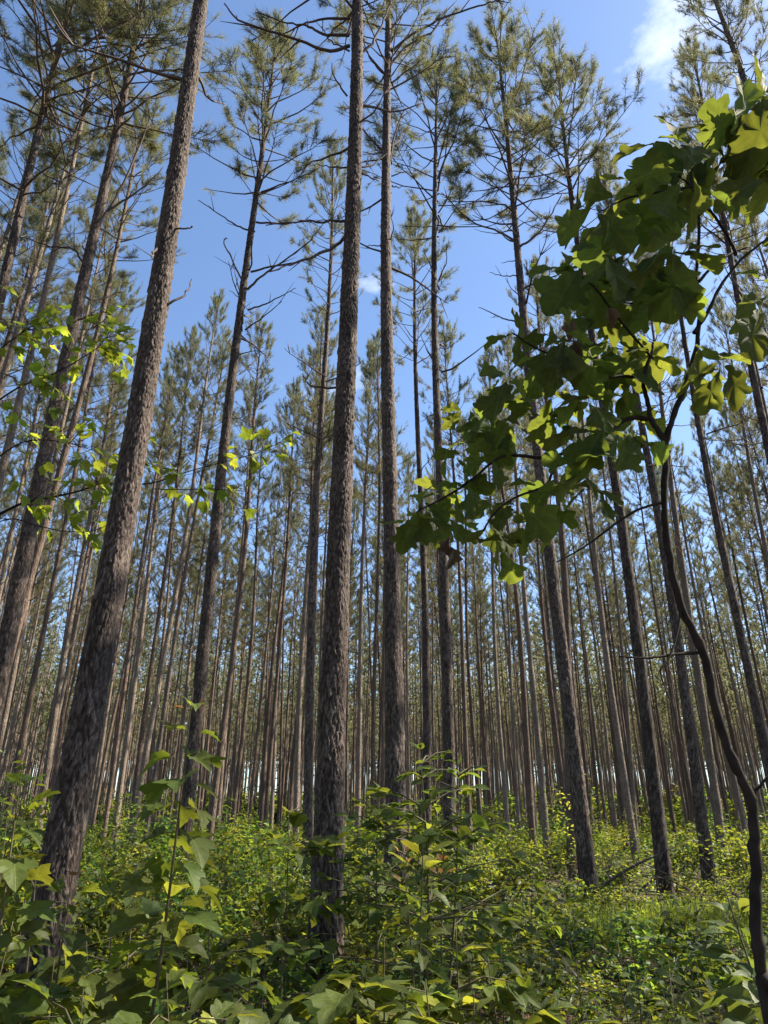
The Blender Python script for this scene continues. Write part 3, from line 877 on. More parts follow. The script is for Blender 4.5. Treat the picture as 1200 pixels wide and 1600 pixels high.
def rv(rnd, s):
    return Vector((rnd.gauss(0, s), rnd.gauss(0, s), rnd.gauss(0, s)))

# ------------------------------------------------------------------ oak sapling on the right
def build_oak():
    rnd = random.Random(5)
    Y0 = 1.55
    base = pix(1208, 1620, Y0)
    base.z = gz(base.x, Y0)
    root = empty('oak_sapling', Matrix.Translation(base))
    tag(root, 'oak sapling with crooked dark stem and large lobed leaves at the right', 'sapling')
    inv = root.matrix_basis.inverted()
    def limb(name, pl, r0, r1, dys=None, n=None, sides=8, parent=root):
        L = len(pl)
        wp = [pix(u, v, Y0 + (dys[i] if dys else 0)) for i, (u, v) in enumerate(pl)]
        path = smooth_path(wp, n or 5 * L)
        path = [p + rv(rnd, r0 * 0.12) for p in path]
        tb = Tubes(); tb.add([inv @ p for p in path], np.linspace(r0, r1, len(path)) * (1 + np.random.default_rng(int(pl[0][0])).normal(0, .05, len(path))), sides)
        o = link(name, tb.mesh(name, [M_OSTEM]), parent)
        return path
    st = [(1213, 1640), (1198, 1545), (1184, 1480), (1180, 1400), (1180, 1330), (1174, 1250), (1150, 1200), (1118, 1110), (1100, 1020), (1066, 950), (1046, 870), (1039, 800), (1040, 690)]
    wp0 = pix(*st[0], Y0)
    stem_path = [Vector((wp0.x + .03, Y0, base.z - .05))] + [pix(u, v, Y0) for u, v in st]
    path = smooth_path(stem_path, 70)
    path = [p + rv(rnd, .0012) for p in path]
    tb = Tubes(); tb.add([inv @ p for p in path], np.linspace(.0125, .0080, 70) * (1 + np.random.default_rng(3).normal(0, .06, 70) + .22 * (np.arange(70) % 11 == 5)), 10)
    link('stem', tb.mesh('stem', [M_OSTEM]), root)
    limb('branch', [(1040, 690), (1052, 650), (1075, 590), (1090, 530), (1093, 470), (1088, 430), (1092, 360), (1088, 310)], .0085, .004, [0, 0, .02, .03, .05, .05, .05, .05])
    limb('branch', [(1040, 690), (1020, 660), (1010, 620), (1005, 590), (1018, 550), (1020, 535)], .008, .003)
    limb('branch', [(1005, 590), (970, 588), (930, 590), (890, 570), (840, 545), (800, 520)], .005, .002, [0, 0, -.05, -.08, -.1, -.1])
    limb('branch', [(1012, 655), (980, 655), (940, 680), (900, 700), (855, 715), (810, 712), (780, 715), (730, 755), (690, 780), (650, 800)], .0065, .002, [0, 0, 0, -.03, -.05, -.07, -.1, -.1, -.12, -.14])
    limb('branch', [(870, 712), (862, 740), (850, 760), (800, 780), (770, 805), (755, 830)], .004, .002, [-.05, -.06, -.07, -.1, -.1, -.1])
    limb('branch', [(1038, 785), (1000, 795), (960, 820), (920, 850), (870, 878)], .004, .0016, [0, -.02, -.04, -.05, -.05])
    limb('branch', [(1085, 520), (1110, 480), (1130, 440), (1165, 400), (1200, 372), (1240, 340), (1285, 290)], .006, .002, [.03, .03, .05, .06, .06, .06, .06])
    limb('branch', [(1190, 150), (1225, 165), (1270, 185), (1300, 180)], .003, .0015, [.06, .06, .04, .02])
    limb('branch', [(1092, 440), (1115, 415), (1140, 398), (1170, 385)], .005, .003, [.05, .05, .08, .1])
    limb('branch', [(1150, 400), (1145, 385), (1118, 340), (1080, 292), (1060, 275)], .0055, .003, [.06, .05, .02, 0, -.02])
    limb('branch', [(1088, 310), (1080, 270), (1110, 220), (1150, 180), (1190, 150)], .004, .002, [.05, .04, .05, .06, .06])
    limb('branch', [(1020, 560), (985, 520), (960, 490), (930, 450), (905, 430)], .004, .002, [0, -.03, -.05, -.06, -.06])
    limb('branch', [(1088, 400), (1060, 395), (1053, 394)], .003, .002, [.05, .03, 0])
    limb('branch', [(1090, 440), (1040, 470), (1000, 475), (960, 470)], .003, .0018, [.05, .02, 0, 0])
    limb('branch', [(1080, 292), (1030, 300), (980, 310), (940, 330)], .004, .0018, [0, -.04, -.05, -.08])
    limb('branch', [(1095, 1020), (1060, 1022), (1030, 1026), (1005, 1028), (968, 1026)], .004, .0016, [0, -.02, -.04, -.05, -.05])
    limb('branch', [(1064, 950), (1058, 990), (1045, 1030), (1032, 1050), (1048, 1100), (1052, 1140)], .003, .001, [0, -.02, -.04, -.05, -.06, -.07])
    limb('branch', [(1176, 1240), (1190, 1225), (1205, 1210), (1225, 1190)], .004, .002)
    # leaf clusters: pixel node, leaf length in pixels, number of leaves, preferred heading (degrees, 90 = up in the picture)
    nodes = [(1168, 170, 85, 4), (1195, 140, 85, 4), (1140, 200, 95, 4), (1100, 235, 100, 4), (1055, 235, 100, 4), (1020, 215, 80, 3), (1075, 275, 105, 5),
             (1035, 285, 100, 4), (990, 285, 95, 4), (1150, 240, 95, 4), (1190, 215, 90, 4), (1185, 280, 80, 3), (955, 320, 90, 4), (925, 335, 80, 3), (1000, 345, 85, 4), (1053, 394, 95, 5), (985, 395, 80, 4), (945, 395, 80, 4),
             (910, 430, 75, 4), (890, 425, 65, 3), (960, 455, 75, 4), (1010, 450, 80, 4), (1050, 450, 70, 3), (930, 500, 70, 4), (880, 530, 68, 4), (845, 545, 65, 4), (805, 530, 62, 3),
             (905, 560, 68, 4), (950, 545, 72, 4), (985, 520, 75, 3), (1010, 560, 72, 3), (1124, 565, 72, 5), (1085, 580, 65, 3), (960, 600, 70, 4), (915, 620, 70, 4), (870, 610, 68, 4), (830, 605, 66, 4), (795, 595, 60, 3), (985, 650, 70, 4),
             (1000, 690, 68, 3), (945, 675, 66, 4), (895, 665, 66, 4), (850, 655, 66, 3), (765, 635, 58, 4), (730, 640, 56, 3), (790, 660, 60, 3), (745, 690, 56, 4), (712, 700, 52, 3), (770, 715, 58, 3),
             (720, 755, 55, 4), (690, 775, 54, 4), (660, 795, 50, 4), (650, 815, 48, 3), (700, 815, 54, 4), (760, 812, 58, 4), (785, 838, 58, 4), (800, 780, 58, 3), (835, 800, 60, 4), (860, 770, 58, 3), (925, 765, 66, 3), (900, 735, 60, 2), (1180, 440, 80, 2), (1195, 470, 80, 1), (1235, 150, 80, 4), (1265, 200, 80, 4), (1230, 250, 80, 4), (1290, 270, 75, 4), (1250, 330, 75, 3), (1300, 180, 70, 3), (1275, 380, 70, 3)]
    for (u, v, L, n) in nodes:
        dy = rnd.uniform(-.16, .16)
        c = pix(u, v, Y0 + dy)
        a0 = rnd.uniform(0, 360)
        n += (v >= 420)
        for k in range(n):
            a = R(a0 + k * 360 / n + rnd.uniform(-30, 30))
            droop = -0.35
            l = L * (.78 if v < 420 else .74) * rnd.uniform(.75, 1.2)
            tip = pix(u + math.cos(a) * l, v - (math.sin(a) + droop) * l * 0.9, Y0 + dy + rnd.uniform(-.06, .06))
            yd = tip - c
            nrm = Vector((rnd.gauss(0, .6), -.45 + rnd.gauss(0, .55), .75 + rnd.gauss(0, .35)))
            size = yd.length * .92
            add_leaf(root, inv, 'oak', c + rv(rnd, .012), yd, nrm, max(.07, min(size, .25)), rnd)
    for (u, v) in [(893, 500), (897, 530), (700, 850), (704, 835), (880, 560), (950, 480)]:
        c = pix(u, v, Y0 - .1)
        add_leaf(root, inv, 'dry_oak', c, Vector((rnd.gauss(0, .2), 0, -1)), Vector((rnd.gauss(0, .5), -1, 0)), .05, rnd)
build_oak()

# ------------------------------------------------------------------ maple on the left
def build_maple():
    rnd = random.Random(11)
    Y0 = 7.4
    b = pix(-95, 1281, Y0)
    base = Vector((b.x, Y0, gz(b.x, Y0)))
    root = empty('maple_sapling', Matrix.Translation(base))
    tag(root, 'maple branches with small bright yellow-green leaves reaching in from the left', 'sapling')
    inv = root.matrix_basis.inverted()
    top = pix(-70, 430, Y0)
    tb = Tubes(); tb.add(smooth_path([Vector((0, 0, -.1)), Vector((.08, .05, 1.6)), Vector((-.05, 0, 3.5)), inv @ top], 24), np.linspace(.05, .02, 24), 10)
    link('stem', tb.mesh('stem', [M_OSTEM]), root)
    branches = [([(-85, 850), (0, 803), (40, 785), (90, 775), (130, 765), (175, 745), (210, 715)], .022, 78, 1),
                ([(-80, 700), (-20, 640), (30, 605), (70, 590), (110, 570), (150, 545), (165, 530)], .016, 96, 1),
                ([(-85, 600), (-20, 560), (20, 530), (50, 510), (70, 505)], .014, 57, 1),
                ([(-85, 780), (-10, 720), (40, 690), (95, 690), (150, 705)], .014, 44, 1),
                ([(150, 752), (190, 757), (240, 754), (300, 735), (350, 722), (400, 708), (440, 690)], .010, 41, 1),
                ([(240, 764), (290, 765), (330, 764), (385, 768)], .006, 10, 1),
                ([(-80, 900), (0, 815), (60, 822), (100, 830), (150, 828), (200, 800)], .008, 8, 1),
                ([(-85, 560), (-30, 520), (0, 500), (30, 500)], .010, 14, 1)]
    for bi, (pl, r, nl, _) in enumerate(branches):
        L = len(pl)
        dy = rnd.uniform(-.3, .3)
        wp = [pix(u, v, Y0 + dy * i / L) for i, (u, v) in enumerate(pl)]
        path = smooth_path(wp, 6 * L)
        tb = Tubes(); tb.add([inv @ p for p in path], np.linspace(r, .003, len(path)), 6)
        cand_ = []
        for q in range(nl // 3 + 1):
            i = rnd.randrange(int(len(path) * (.32 if bi < 4 else .4)), len(path))
            p = path[i]
            d = (path[min(i + 1, len(path) - 1)] - path[max(i - 1, 0)]).normalized()
            tdir = (d * .6 + Vector((rnd.gauss(0, .4), rnd.gauss(0, .7), rnd.gauss(.05, .5)))).normalized()
            tl = rnd.uniform(.1, .5)
            e = p + tdir * tl
            m = p + tdir * tl * .5 + Vector((0, 0, .02))
            tb.add([inv @ p, inv @ m, inv @ e], [.004, .003, .002], 4)
            cand_ += [(e, tdir), (m, tdir), (e, tdir)]
        link('branch', tb.mesh('branch', [M_OSTEM]), root)
        for (p, d) in cand_[:nl]:
            yd = d * .7 + Vector((rnd.gauss(0, .6), rnd.gauss(0, .6), -.45 + rnd.gauss(0, .25)))
            nrm = Vector((rnd.gauss(0, .5), rnd.gauss(-.3, .5), 1))
            add_leaf(root, inv, 'maple', p, yd, nrm, rnd.uniform(.11, .17), rnd)
build_maple()

# ------------------------------------------------------------------ seedlings in the foreground
def seedling(name, key, u, vtop, Y, n, size, label, ubase=None, group='young seedlings in the foreground', tip=None, droop=.2, start=.3, cat='seedling', seed=0, up=.15, dead_tip=None, branches=0, spread=.0, stemr=None, alt=None, altp=0.0):
    rnd = random.Random(seed * 31 + int(u) + int(vtop))
    top = pix(u, vtop, Y)
    ub = u if ubase is None else ubase
    bx = pix(ub, 1500, Y).x
    base = Vector((bx, Y + rnd.uniform(-.1, .1), 0)); base.z = gz(base.x, base.y)
    root = empty(name, Matrix.Translation(base))
    tag(root, label, cat, group)
    inv = root.matrix_basis.inverted()
    mid = base.lerp(top, .5) + Vector((rnd.gauss(0, .03), rnd.gauss(0, .03), 0))
    path = smooth_path([base - Vector((0, 0, .05)), mid, top], 22)
    h = (top - base).length
    start = max(start, min(.9, (CAM_H - .235 * Y - .10 - base.z) / h))
    r0 = stemr or (.004 + .004 * h)
    tb = Tubes(); tb.add([inv @ p for p in path], np.linspace(r0, .002, 22), 6)
    slots = []
    for b in range(branches):
        f = rnd.uniform(start, .92)
        p = path[int(f * 21)]
        a = b * 2.4 + rnd.uniform(-.3, .3)
        bl = spread * (1.15 - f) * rnd.uniform(.7, 1.2) + .12
        d = Vector((math.cos(a), math.sin(a), rnd.uniform(.05, .4))).normalized()
        e = p + d * bl
        m = p + d * bl * .5 + Vector((0, 0, .03))
        tb.add([inv @ p, inv @ m, inv @ e], [r0 * .5, r0 * .35, .0015], 5)
        slots.append((p, m, e, d))
    link('stem', tb.mesh('stem', [M_STEM]), root)
    ga = rnd.uniform(0, 6.28)
    n = int(n * (1.45 if key in ('seed', 'sass', 'big') else 1.1)) if n > 8 else n
    size *= .84 if Y < 3.15 and vtop > 1380 else 1.0
    for k in range(n):
        key2 = key
        if alt and rnd.random() < altp: key2 = alt
        if slots and rnd.random() < .85:
            p, m, e, d = slots[rnd.randrange(len(slots))]
            f = rnd.random() ** .6
            pos = p.lerp(e, f)
            side = d.cross(Vector((0, 0, 1))) * rnd.choice((-1, 1))
            yd = d * rnd.uniform(.2, 1) + side * rnd.uniform(.2, 1) + Vector((0, 0, -droop + rnd.gauss(0, .2)))
            s = size * rnd.uniform(.7, 1.15)
        else:
            f = start + (1 - start) * ((k + rnd.random()) / n)
            pos = path[min(int(f * 21), 21)]
            ga += 2.4 + rnd.gauss(0, .3)
            top_up = max(0, (f - .85) / .15)
            yd = Vector((math.cos(ga), math.sin(ga), up - droop + rnd.gauss(0, .18) + top_up * 1.0))
            s = size * rnd.uniform(.75, 1.15) * (1 - .45 * top_up)
            if tip and top_up > (.75 if tip == 'red' else .35):
                key2 = tip
                s *= .55 if tip == 'red' else 1.45
            if (not slots):
                pos = pos + Vector((math.cos(ga), math.sin(ga), .3)) * .02
        nrm = Vector((rnd.gauss(0, .3), rnd.gauss(-.1, .3), 1))
        add_leaf(root, inv, key2, pos, yd, nrm, s, rnd)
    return root

G1 = 'maple seedlings in the left foreground'
seedling('maple_seedling', 'seed', 302, 1075, 3.1, 34, .15, 'tall thin maple seedling with reddish tip in front of the forked-stub pine', ubase=225, tip='red', seed=1, group=G1, droop=.3, start=.35)
seedling('maple_seedling', 'seed', 35, 1195, 2.9, 18, .13, 'maple seedling at the left edge with yellowish upper leaves', ubase=80, seed=2, group=G1, start=.55, droop=.3)
seedling('maple_seedling', 'seed', 116, 1345, 3.2, 14, .11, 'maple seedling with red shoot in front of the leaning trunk', ubase=100, tip='red', seed=3, group=G1, start=.4)
for i, (u, v, Y, n, s, lab) in enumerate([
    (20, 1440, 2.8, 22, .14, 'broad-leaved maple seedling in the bottom left corner'),
    (85, 1500, 3.4, 20, .12, 'maple seedling low at the foot of the leaning trunk'),
    (175, 1415, 3.6, 24, .12, 'maple seedling just right of the leaning trunk foot'),
    (215, 1345, 4.2, 30, .13, 'bushy maple seedling below the tall red-tipped seedling'),
    (260, 1520, 2.9, 20, .13, 'low maple seedling at the bottom under the tall red-tipped seedling'),
    (330, 1385, 4.0, 30, .14, 'maple seedling with broad leaves beside a sunlit leaf'),
    (395, 1470, 3.7, 28, .13, 'maple seedling left of the central pine foot, over the bare needle patch'),
    (130, 1545, 2.7, 18, .13, 'maple seedling cut by the bottom edge near the left corner'),
    (350, 1565, 3.0, 14, .14, 'spreading maple seedling at the bottom edge below the bare needle patch')]):
    seedling('maple_seedling', 'seed', u, v, Y, n, s, lab, seed=20 + i, group=G1, start=.3, droop=.22, branches=5 if n > 23 else 3, spread=.35, alt='yellow_maple', altp=.02)
seedling('tulip_seedling', 'seed', 452, 1215, 6.3, 70, .15, 'bushy seedling with palmate leaves left of the central pine foot', seed=41, start=.25, branches=14, spread=.6, droop=.15)
seedling('tulip_seedling', 'seed', 572, 1245, 8.0, 60, .16, 'bushy seedling with lobed leaves close behind the central pine foot', seed=42, start=.3, branches=12, spread=.5, droop=.15)
seedling('tulip_seedling', 'seed', 520, 1490, 3.4, 20, .18, 'seedling with wide drooping sunlit leaves below the central pine', seed=43, start=.5, branches=4, spread=.3, droop=.45, alt='yellow_maple', altp=.08)
seedling('gum_sapling', 'gum', 655, 1150, 5.6, 187, .135, 'leafy gum sapling with layered small leaves before the dark central pine', seed=44, start=.3, branches=30, spread=.75, droop=.1, cat='sapling', stemr=.016)
seedling('gum_sapling', 'gum', 715, 1175, 6.2, 137, .135, 'leafy gum sapling reaching right toward the thin pines', ubase=690, seed=45, start=.35, branches=24, spread=.7, droop=.1, cat='sapling', stemr=.015)
seedling('gum_sapling', 'gum', 590, 1235, 6.5, 125, .14, 'dark leafy gum sapling between the two central pines', seed=46, start=.25, branches=20, spread=.7, droop=.1, cat='sapling', stemr=.015)
G2 = 'sassafras seedlings in the centre foreground'
seedling('sassafras_seedling', 'sass', 661, 1318, 3.9, 24, .145, 'slim sassafras seedling topped with yellow upright leaves', ubase=650, tip='yellow', seed=50, group=G2, start=.5, up=.25)
seedling('sassafras_seedling', 'orange', 628, 1312, 4.1, 5, .075, 'thin seedling with orange new leaves left of the yellow-topped sassafras', ubase=640, seed=51, group=G2, start=.9, up=.9)
seedling('sassafras_seedling', 'orange', 690, 1325, 4.2, 6, .075, 'thin seedling with orange shoots right of the yellow-topped sassafras', ubase=700, seed=52, group=G2, start=.9, up=.7)
for i, (u, v, Y, n, s, lab, alt) in enumerate([
    (712, 1445, 3.3, 18, .14, 'sassafras seedling with one upright pale leaf at centre', None),
    (762, 1495, 3.3, 16, .13, 'sassafras seedling with rounded pale top leaf right of centre', None),
    (600, 1465, 3.2, 20, .15, 'sassafras seedling with a large yellow lobed leaf', 'yellow'),
    (560, 1560, 3.0, 14, .14, 'low sassafras seedling at the bottom edge under the wide drooping leaves', None),
    (665, 1530, 2.9, 18, .15, 'broad sassafras seedling at the bottom centre', None),
    (740, 1560, 2.8, 18, .16, 'sassafras seedling with long overlapping leaves at the bottom edge', None),
    (830, 1535, 3.2, 18, .15, 'sassafras seedling with dark folded leaf right of the bottom centre', None),
    (880, 1570, 3.4, 12, .13, 'short sassafras seedling at the bottom edge toward the right', None)]):
    seedling('sassafras_seedling', 'sass', u, v, Y, n, s, lab, seed=60 + i, group=G2, start=.5, up=.35, droop=.2, branches=2, spread=.25, alt=alt, altp=.12)
seedling('broadleaf_seedling', 'big', 1135, 1395, 2.5, 30, .155, 'seedling with large drooping dark oval leaves beside the oak stem', ubase=1180, seed=80, start=.55, branches=0, spread=.25, droop=.25, up=.35, group='broad-leaved seedlings at the right')
seedling('broadleaf_seedling', 'big', 1185, 1500, 2.3, 14, .14, 'low oval-leaved seedling behind the foot of the oak stem', ubase=1190, seed=81, start=.4, droop=.3, group='broad-leaved seedlings at the right')
seedling('broadleaf_seedling', 'gum', 832, 1365, 7.2, 46, .13, 'dark leafy seedling left of the sunny clearing', seed=82, start=.3, branches=9, spread=.35, droop=.3, group='broad-leaved seedlings at the right')
for i, (u, v, Y, n, s, lab) in enumerate([
    (985, 1455, 5.2, 18, .12, 'whorled seedling in front of the grassy clearing'),
    (965, 1515, 5.0, 12, .09, 'small seedling with bright yellow-green top leaves at lower right'),
    (1050, 1540, 4.6, 14, .10, 'low herb between the whorled seedling and the oval-leaved seedling'),
    (900, 1500, 5.4, 16, .10, 'low leafy herb below the dark seedling'),
    (780, 1440, 6.2, 18, .10, 'low leafy herb right of the yellow-topped sassafras'),
    (860, 1460, 6.0, 16, .10, 'low leafy herb midway between sassafras and grassy clearing'),
    (1010, 1580, 4.0, 12, .10, 'low herb at the bottom edge left of the oval-leaved seedling'),
    (930, 1560, 4.3, 14, .10, 'low herb at the bottom edge under the small bright seedling'),
    (1090, 1580, 4.0, 12, .10, 'low herb at the bottom edge under the oval-leaved seedling'),
    (440, 1400, 5.2, 26, .11, 'shaded leafy herb left of the central pine foot'),
    (60, 1330, 4.6, 30, .11, 'shaded leafy herb left of the leaning trunk'),
    (10, 1290, 5.0, 30, .11, 'shaded leafy herb at the left edge above the corner seedlings')]):
    seedling('herb_plant', 'gum' if i % 2 else 'sass', u, v, Y, n, s, lab, seed=90 + i, group='low herbs among the seedlings', start=.35, branches=4, spread=.3, droop=.15, cat='herb')

# ------------------------------------------------------------------ joined small-leaf masses
def leaf_batch(C, size, rs, lift=0.6, tone=None, nrm_up=0.9, simple=False):
    N = len(C)
    d = rs.normal(0, 1, (N, 3)); d[:, 2] = d[:, 2] * .35 + .05
    d /= np.linalg.norm(d, axis=1)[:, None]
    up = rs.normal(0, .45, (N, 3)) + np.array([0, 0, nrm_up])
    s = np.cross(d, up); s /= np.linalg.norm(s, axis=1)[:, None] + 1e-9
    n = np.cross(s, d)
    L = size[:, None] if hasattr(size, '__len__') else size
    a = C
    r1 = C + d * L * .38 + s * L * .27 + n * L * .06; l1 = C + d * L * .38 - s * L * .27 + n * L * .06
    r2 = C + d * L * .72 + s * L * .17 - n * L * .0; l2 = C + d * L * .72 - s * L * .17
    t = C + d * L - n * L * .12
    if simple:
        V = np.stack([a, (r1 + r2) / 2 + n * L * .04, t, (l1 + l2) / 2 + n * L * .04], 1).reshape(-1, 3)
        F = np.arange(N * 4).reshape(-1, 4)
        if tone is None: tone = rs.uniform(0, 1, (N, 2))
        col = np.zeros((N * 4, 3)); col[:, :2] = np.repeat(tone, 4, 0)
        return V, F, col
    V = np.stack([a, r1, r2, t, l2, l1], 1).reshape(-1, 3)
    i = np.arange(N)[:, None] * 6
    F = np.concatenate([i + np.array([[0, 1, 2, 3]]), i + np.array([[0, 3, 4, 5]])])
    if tone is None: tone = rs.uniform(0, 1, (N, 2))
    col = np.zeros((N * 6, 3)); col[:, 0] = np.repeat(tone[:, 0], 6); col[:, 1] = np.repeat(tone[:, 1], 6)
    return V, F, col

def wedge_points(y0, y1, dens, rs, margin=1.5):
    xm = (y1) * .66 + margin
    n = int((y1 - y0) * 2 * xm * dens)
    x = rs.uniform(-xm, xm, n); y = rs.uniform(y0, y1, n)
    k = np.abs(x) < y * .62 + margin
    return x[k], y[k]

def openness(x, y):
    """1 in the sunny clearing, 0 elsewhere"""
    return np.exp(-(((x - 3.7) / 2.3) ** 2 + ((y - 10.4) / 2.4) ** 2))

def build_undergrowth():
    rs = np.random.default_rng(31)
    Vs, Fs, Cs, n = [], [], [], 0
    def put(C, size, t0, t1):
        nonlocal n
        tone = np.clip(np.stack([t0, t1], -1), 0, 1)
        V, F, c = leaf_batch(C, size, rs, tone=tone, simple=bool(C[0, 1] > 11.0))
        Vs.append(V); Fs.append(F + n); Cs.append(c); n += len(V)
    # low carpet
    for (y0, y1, dens, smin, smax) in [(5.5, 13, 430, .025, .075), (13, 24, 70, .05, .10), (24, 50, 18, .10, .2), (50, 90, 5, .2, .4)]:
        x, y = wedge_points(y0, y1, dens, rs)
        cl = np.sin(x * 3.1 + 1.7 * np.sin(y * 1.3)) * np.sin(y * 2.7 + 1.9 * np.sin(x * 1.1))
        k = rs.uniform(-1.3, 1, len(x)) < cl + .25
        x, y = x[k], y[k]
        z = ground_z(x, y) + rs.uniform(.02, .22, len(x))
        put(np.stack([x, y, z], -1), rs.uniform(smin, smax, len(x)), rs.uniform(.2, .9, len(x)), rs.uniform(0, 1, len(x)))
    # plants standing out of it: each a dome of leaves around its own stems
    for (y0, y1, dens, nl, smin, smax) in [(3.4, 8.0, 5.2, 120, .03, .12), (8, 14, 5.0, 125, .03, .11), (14, 24, 2.7, 80, .05, .13), (24, 45, 1.0, 44, .11, .2), (45, 75, .34, 18, .2, .42), (75, 130, .16, 50, .5, 1.0)]:
        px, py = wedge_points(y0, y1, dens, rs)
        if y0 == 8:
            px = np.concatenate([px, rs.uniform(-.3, 5.0, 110)]); py = np.concatenate([py, rs.uniform(6.3, 10.8, 110)])
        for x, y in zip(px, py):
            op = float(openness(x, y))
            big = rs.random()
            h = (.16 + 1.0 * big ** 2.6 + .35 * float(sstep(.5, -2, x)) * rs.random() + .35 * float(sstep(14, 22, y)) * rs.random()) * (1 - .6 * op)
            if y > 15 and rs.random() < .14: h *= 1.9
            if y > 75: h = rs.uniform(1.2, 6.0)
            if y < 15 and x < 1.8: h += .65 * rs.random() ** 1.5 * float(sstep(2.2, 0, x))
            if y < 7.6: h = min(h, .62)
            r = rs.uniform(.14, .42) * (.6 + .6 * min(h, 1.4)) * (1 + .4 * (y > 24) + 3.0 * (y > 75))
            m = max(8, int(nl * (1 if y > 75 else (r / .35) ** 1.5) * rs.uniform(.6, 1.2)))
            a = rs.uniform(0, 6.28, m); q = np.sqrt(rs.uniform(0, 1, m)); zz = rs.uniform(.1, 1, m) ** .6
            rr = r * q * (1.15 - .55 * zz)
            C = np.stack([x + rr * np.cos(a), y + rr * np.sin(a), np.zeros(m)], -1)
            C[:, 2] = ground_z(C[:, 0], C[:, 1]) + h * zz * (1 - .25 * q)
            sz = rs.uniform(smin, smax) * rs.uniform(.7, 1.2, m)
            put(C, sz, rs.uniform(0, 1) + rs.normal(0, .13, m), rs.uniform(0, 1) + rs.normal(0, .13, m))
    me = np_mesh('undergrowth', np.concatenate(Vs), [np.concatenate(Fs)], [M_UNDER], colors=np.concatenate(Cs))
    tag(link('undergrowth', me), 'dense low green undergrowth carpeting the floor between the pines', 'undergrowth', kind='stuff')
    # bare stalks and dead twigs standing in it
    tb = Tubes()
    for (y0, y1, dens) in [(4.5, 9, 7), (9, 16, 4)]:
        px, py = wedge_points(y0, y1, dens, rs)
        for x, y in zip(px, py):
            b = np.array([x, y, float(ground_z(x, y)) - .02]); h = rs.uniform(.25, .9)
            d = np.array([rs.normal(0, .35), rs.normal(0, .35), 1.0])
            tb.add([b, b + d * h * .5, b + d * h + rs.normal(0, .05, 3)], [.0035, .003, .0015], 3)
    tag(link('twig_litter', tb.mesh('twig_litter', [M_DEAD])), 'bare stalks and dead twigs standing among the undergrowth', 'twigs', kind='stuff')
build_undergrowth()

def build_grass():
    rs = np.random.default_rng(41)
    n = 2200
    x = rs.normal(3.6, .8, n); y = rs.normal(10.6, .7, n)
    h = rs.uniform(.14, .36, n)
    b = np.stack([x, y, ground_z(x, y)], -1)
    a = rs.uniform(0, 6.28, n); s = np.stack([np.cos(a), np.sin(a), np.zeros(n)], -1) * .006
    bend = np.stack([rs.normal(0, .4, n), rs.normal(0, .4, n), np.ones(n)], -1)
    m = b + bend * np.array([.35, .35, 1]) * (h * .6)[:, None]
    t = b + bend * h[:, None]; t[:, 2] -= .1 * h
    V = np.stack([b - s, b + s, m + s * .8, m - s * .8, t], 1).reshape(-1, 3)
    i = np.arange(n)[:, None] * 5
    F4 = i + np.array([[0, 1, 2, 3]]); F3 = i + np.array([[3, 2, 4]])
    c = np.zeros((n * 5, 3)); c[:, :2] = np.repeat(rs.uniform(0, 1, (n, 2)), 5, 0)
    tag(link('grass', np_mesh('grass', V, [F4, F3], [M_GRASS], colors=c)), 'bright green grass tufts in the sunny clearing', 'grass', kind='stuff')
build_grass()

def build_litter():
    rs = np.random.default_rng(43)
    x, y = wedge_points(5.5, 11, 420, rs)
    n = len(x)
    a = rs.uniform(0, 6.28, n); L = rs.uniform(.06, .16, n)
    c = np.stack([x, y, ground_z(x, y) + rs.uniform(.004, .035, n)], -1)
    d = np.stack([np.cos(a), np.sin(a), rs.normal(0, .15, n)], -1) * L[:, None]
    s = np.stack([-np.sin(a), np.cos(a), np.zeros(n)], -1) * .0022
    V = np.stack([c - s, c + s, c + d + s, c + d - s], 1).reshape(-1, 3)
    F = np.arange(n * 4).reshape(-1, 4)
    col = np.zeros((n * 4, 3)); col[:, :2] = np.repeat(rs.uniform(0, 1, (n, 2)), 4, 0)
    tag(link('needle_litter', np_mesh('needle_litter', V, [F], [M_LITTER], colors=col)), 'reddish brown pine needle litter on the ground', 'litter', kind='stuff')
build_litter()

# ------------------------------------------------------------------ shrubs between the trunks
def shrub_meshes(k):
    rs = np.random.default_rng(1200 + k)
    tb = Tubes(); C = []
    for q in range(16):
        a = rs.uniform(0, 6.28); e = rs.uniform(.5, 1.3); L = rs.uniform(.55, 1.05)
        d = np.array([math.cos(a) * math.cos(e), math.sin(a) * math.cos(e), math.sin(e)])
        p0 = np.array([d[0] * .05, d[1] * .05, 0.]); p1 = p0 + d * L * .5; p2 = p0 + d * L + np.array([0, 0, -.05])
        tb.add([p0, p1, p2], [.008, .006, .003], 4)
        for j in range(5):
            f = rs.uniform(.3, 1.0); b = p0 + (p2 - p0) * f
            td = rs.normal(0, 1, 3); td[2] = abs(td[2]) * .4; td /= np.linalg.norm(td)
            tl = rs.uniform(.12, .32); e2 = b + td * tl
            tb.add([b, (b + e2) / 2, e2], [.004, .003, .002], 3)
            for m in range(11):
                C.append(b + td * tl * rs.uniform(.1, 1.1) + rs.normal(0, .045, 3))
    V, F, c = leaf_batch(np.array(C), rs.uniform(.05, .105, len(C)), rs)
    return tb.mesh('shrub_stem', [M_STEM]), np_mesh('shrub_foliage', V, [F], [M_SHRUB], colors=c)
SHR = [shrub_meshes(k) for k in range(4)]
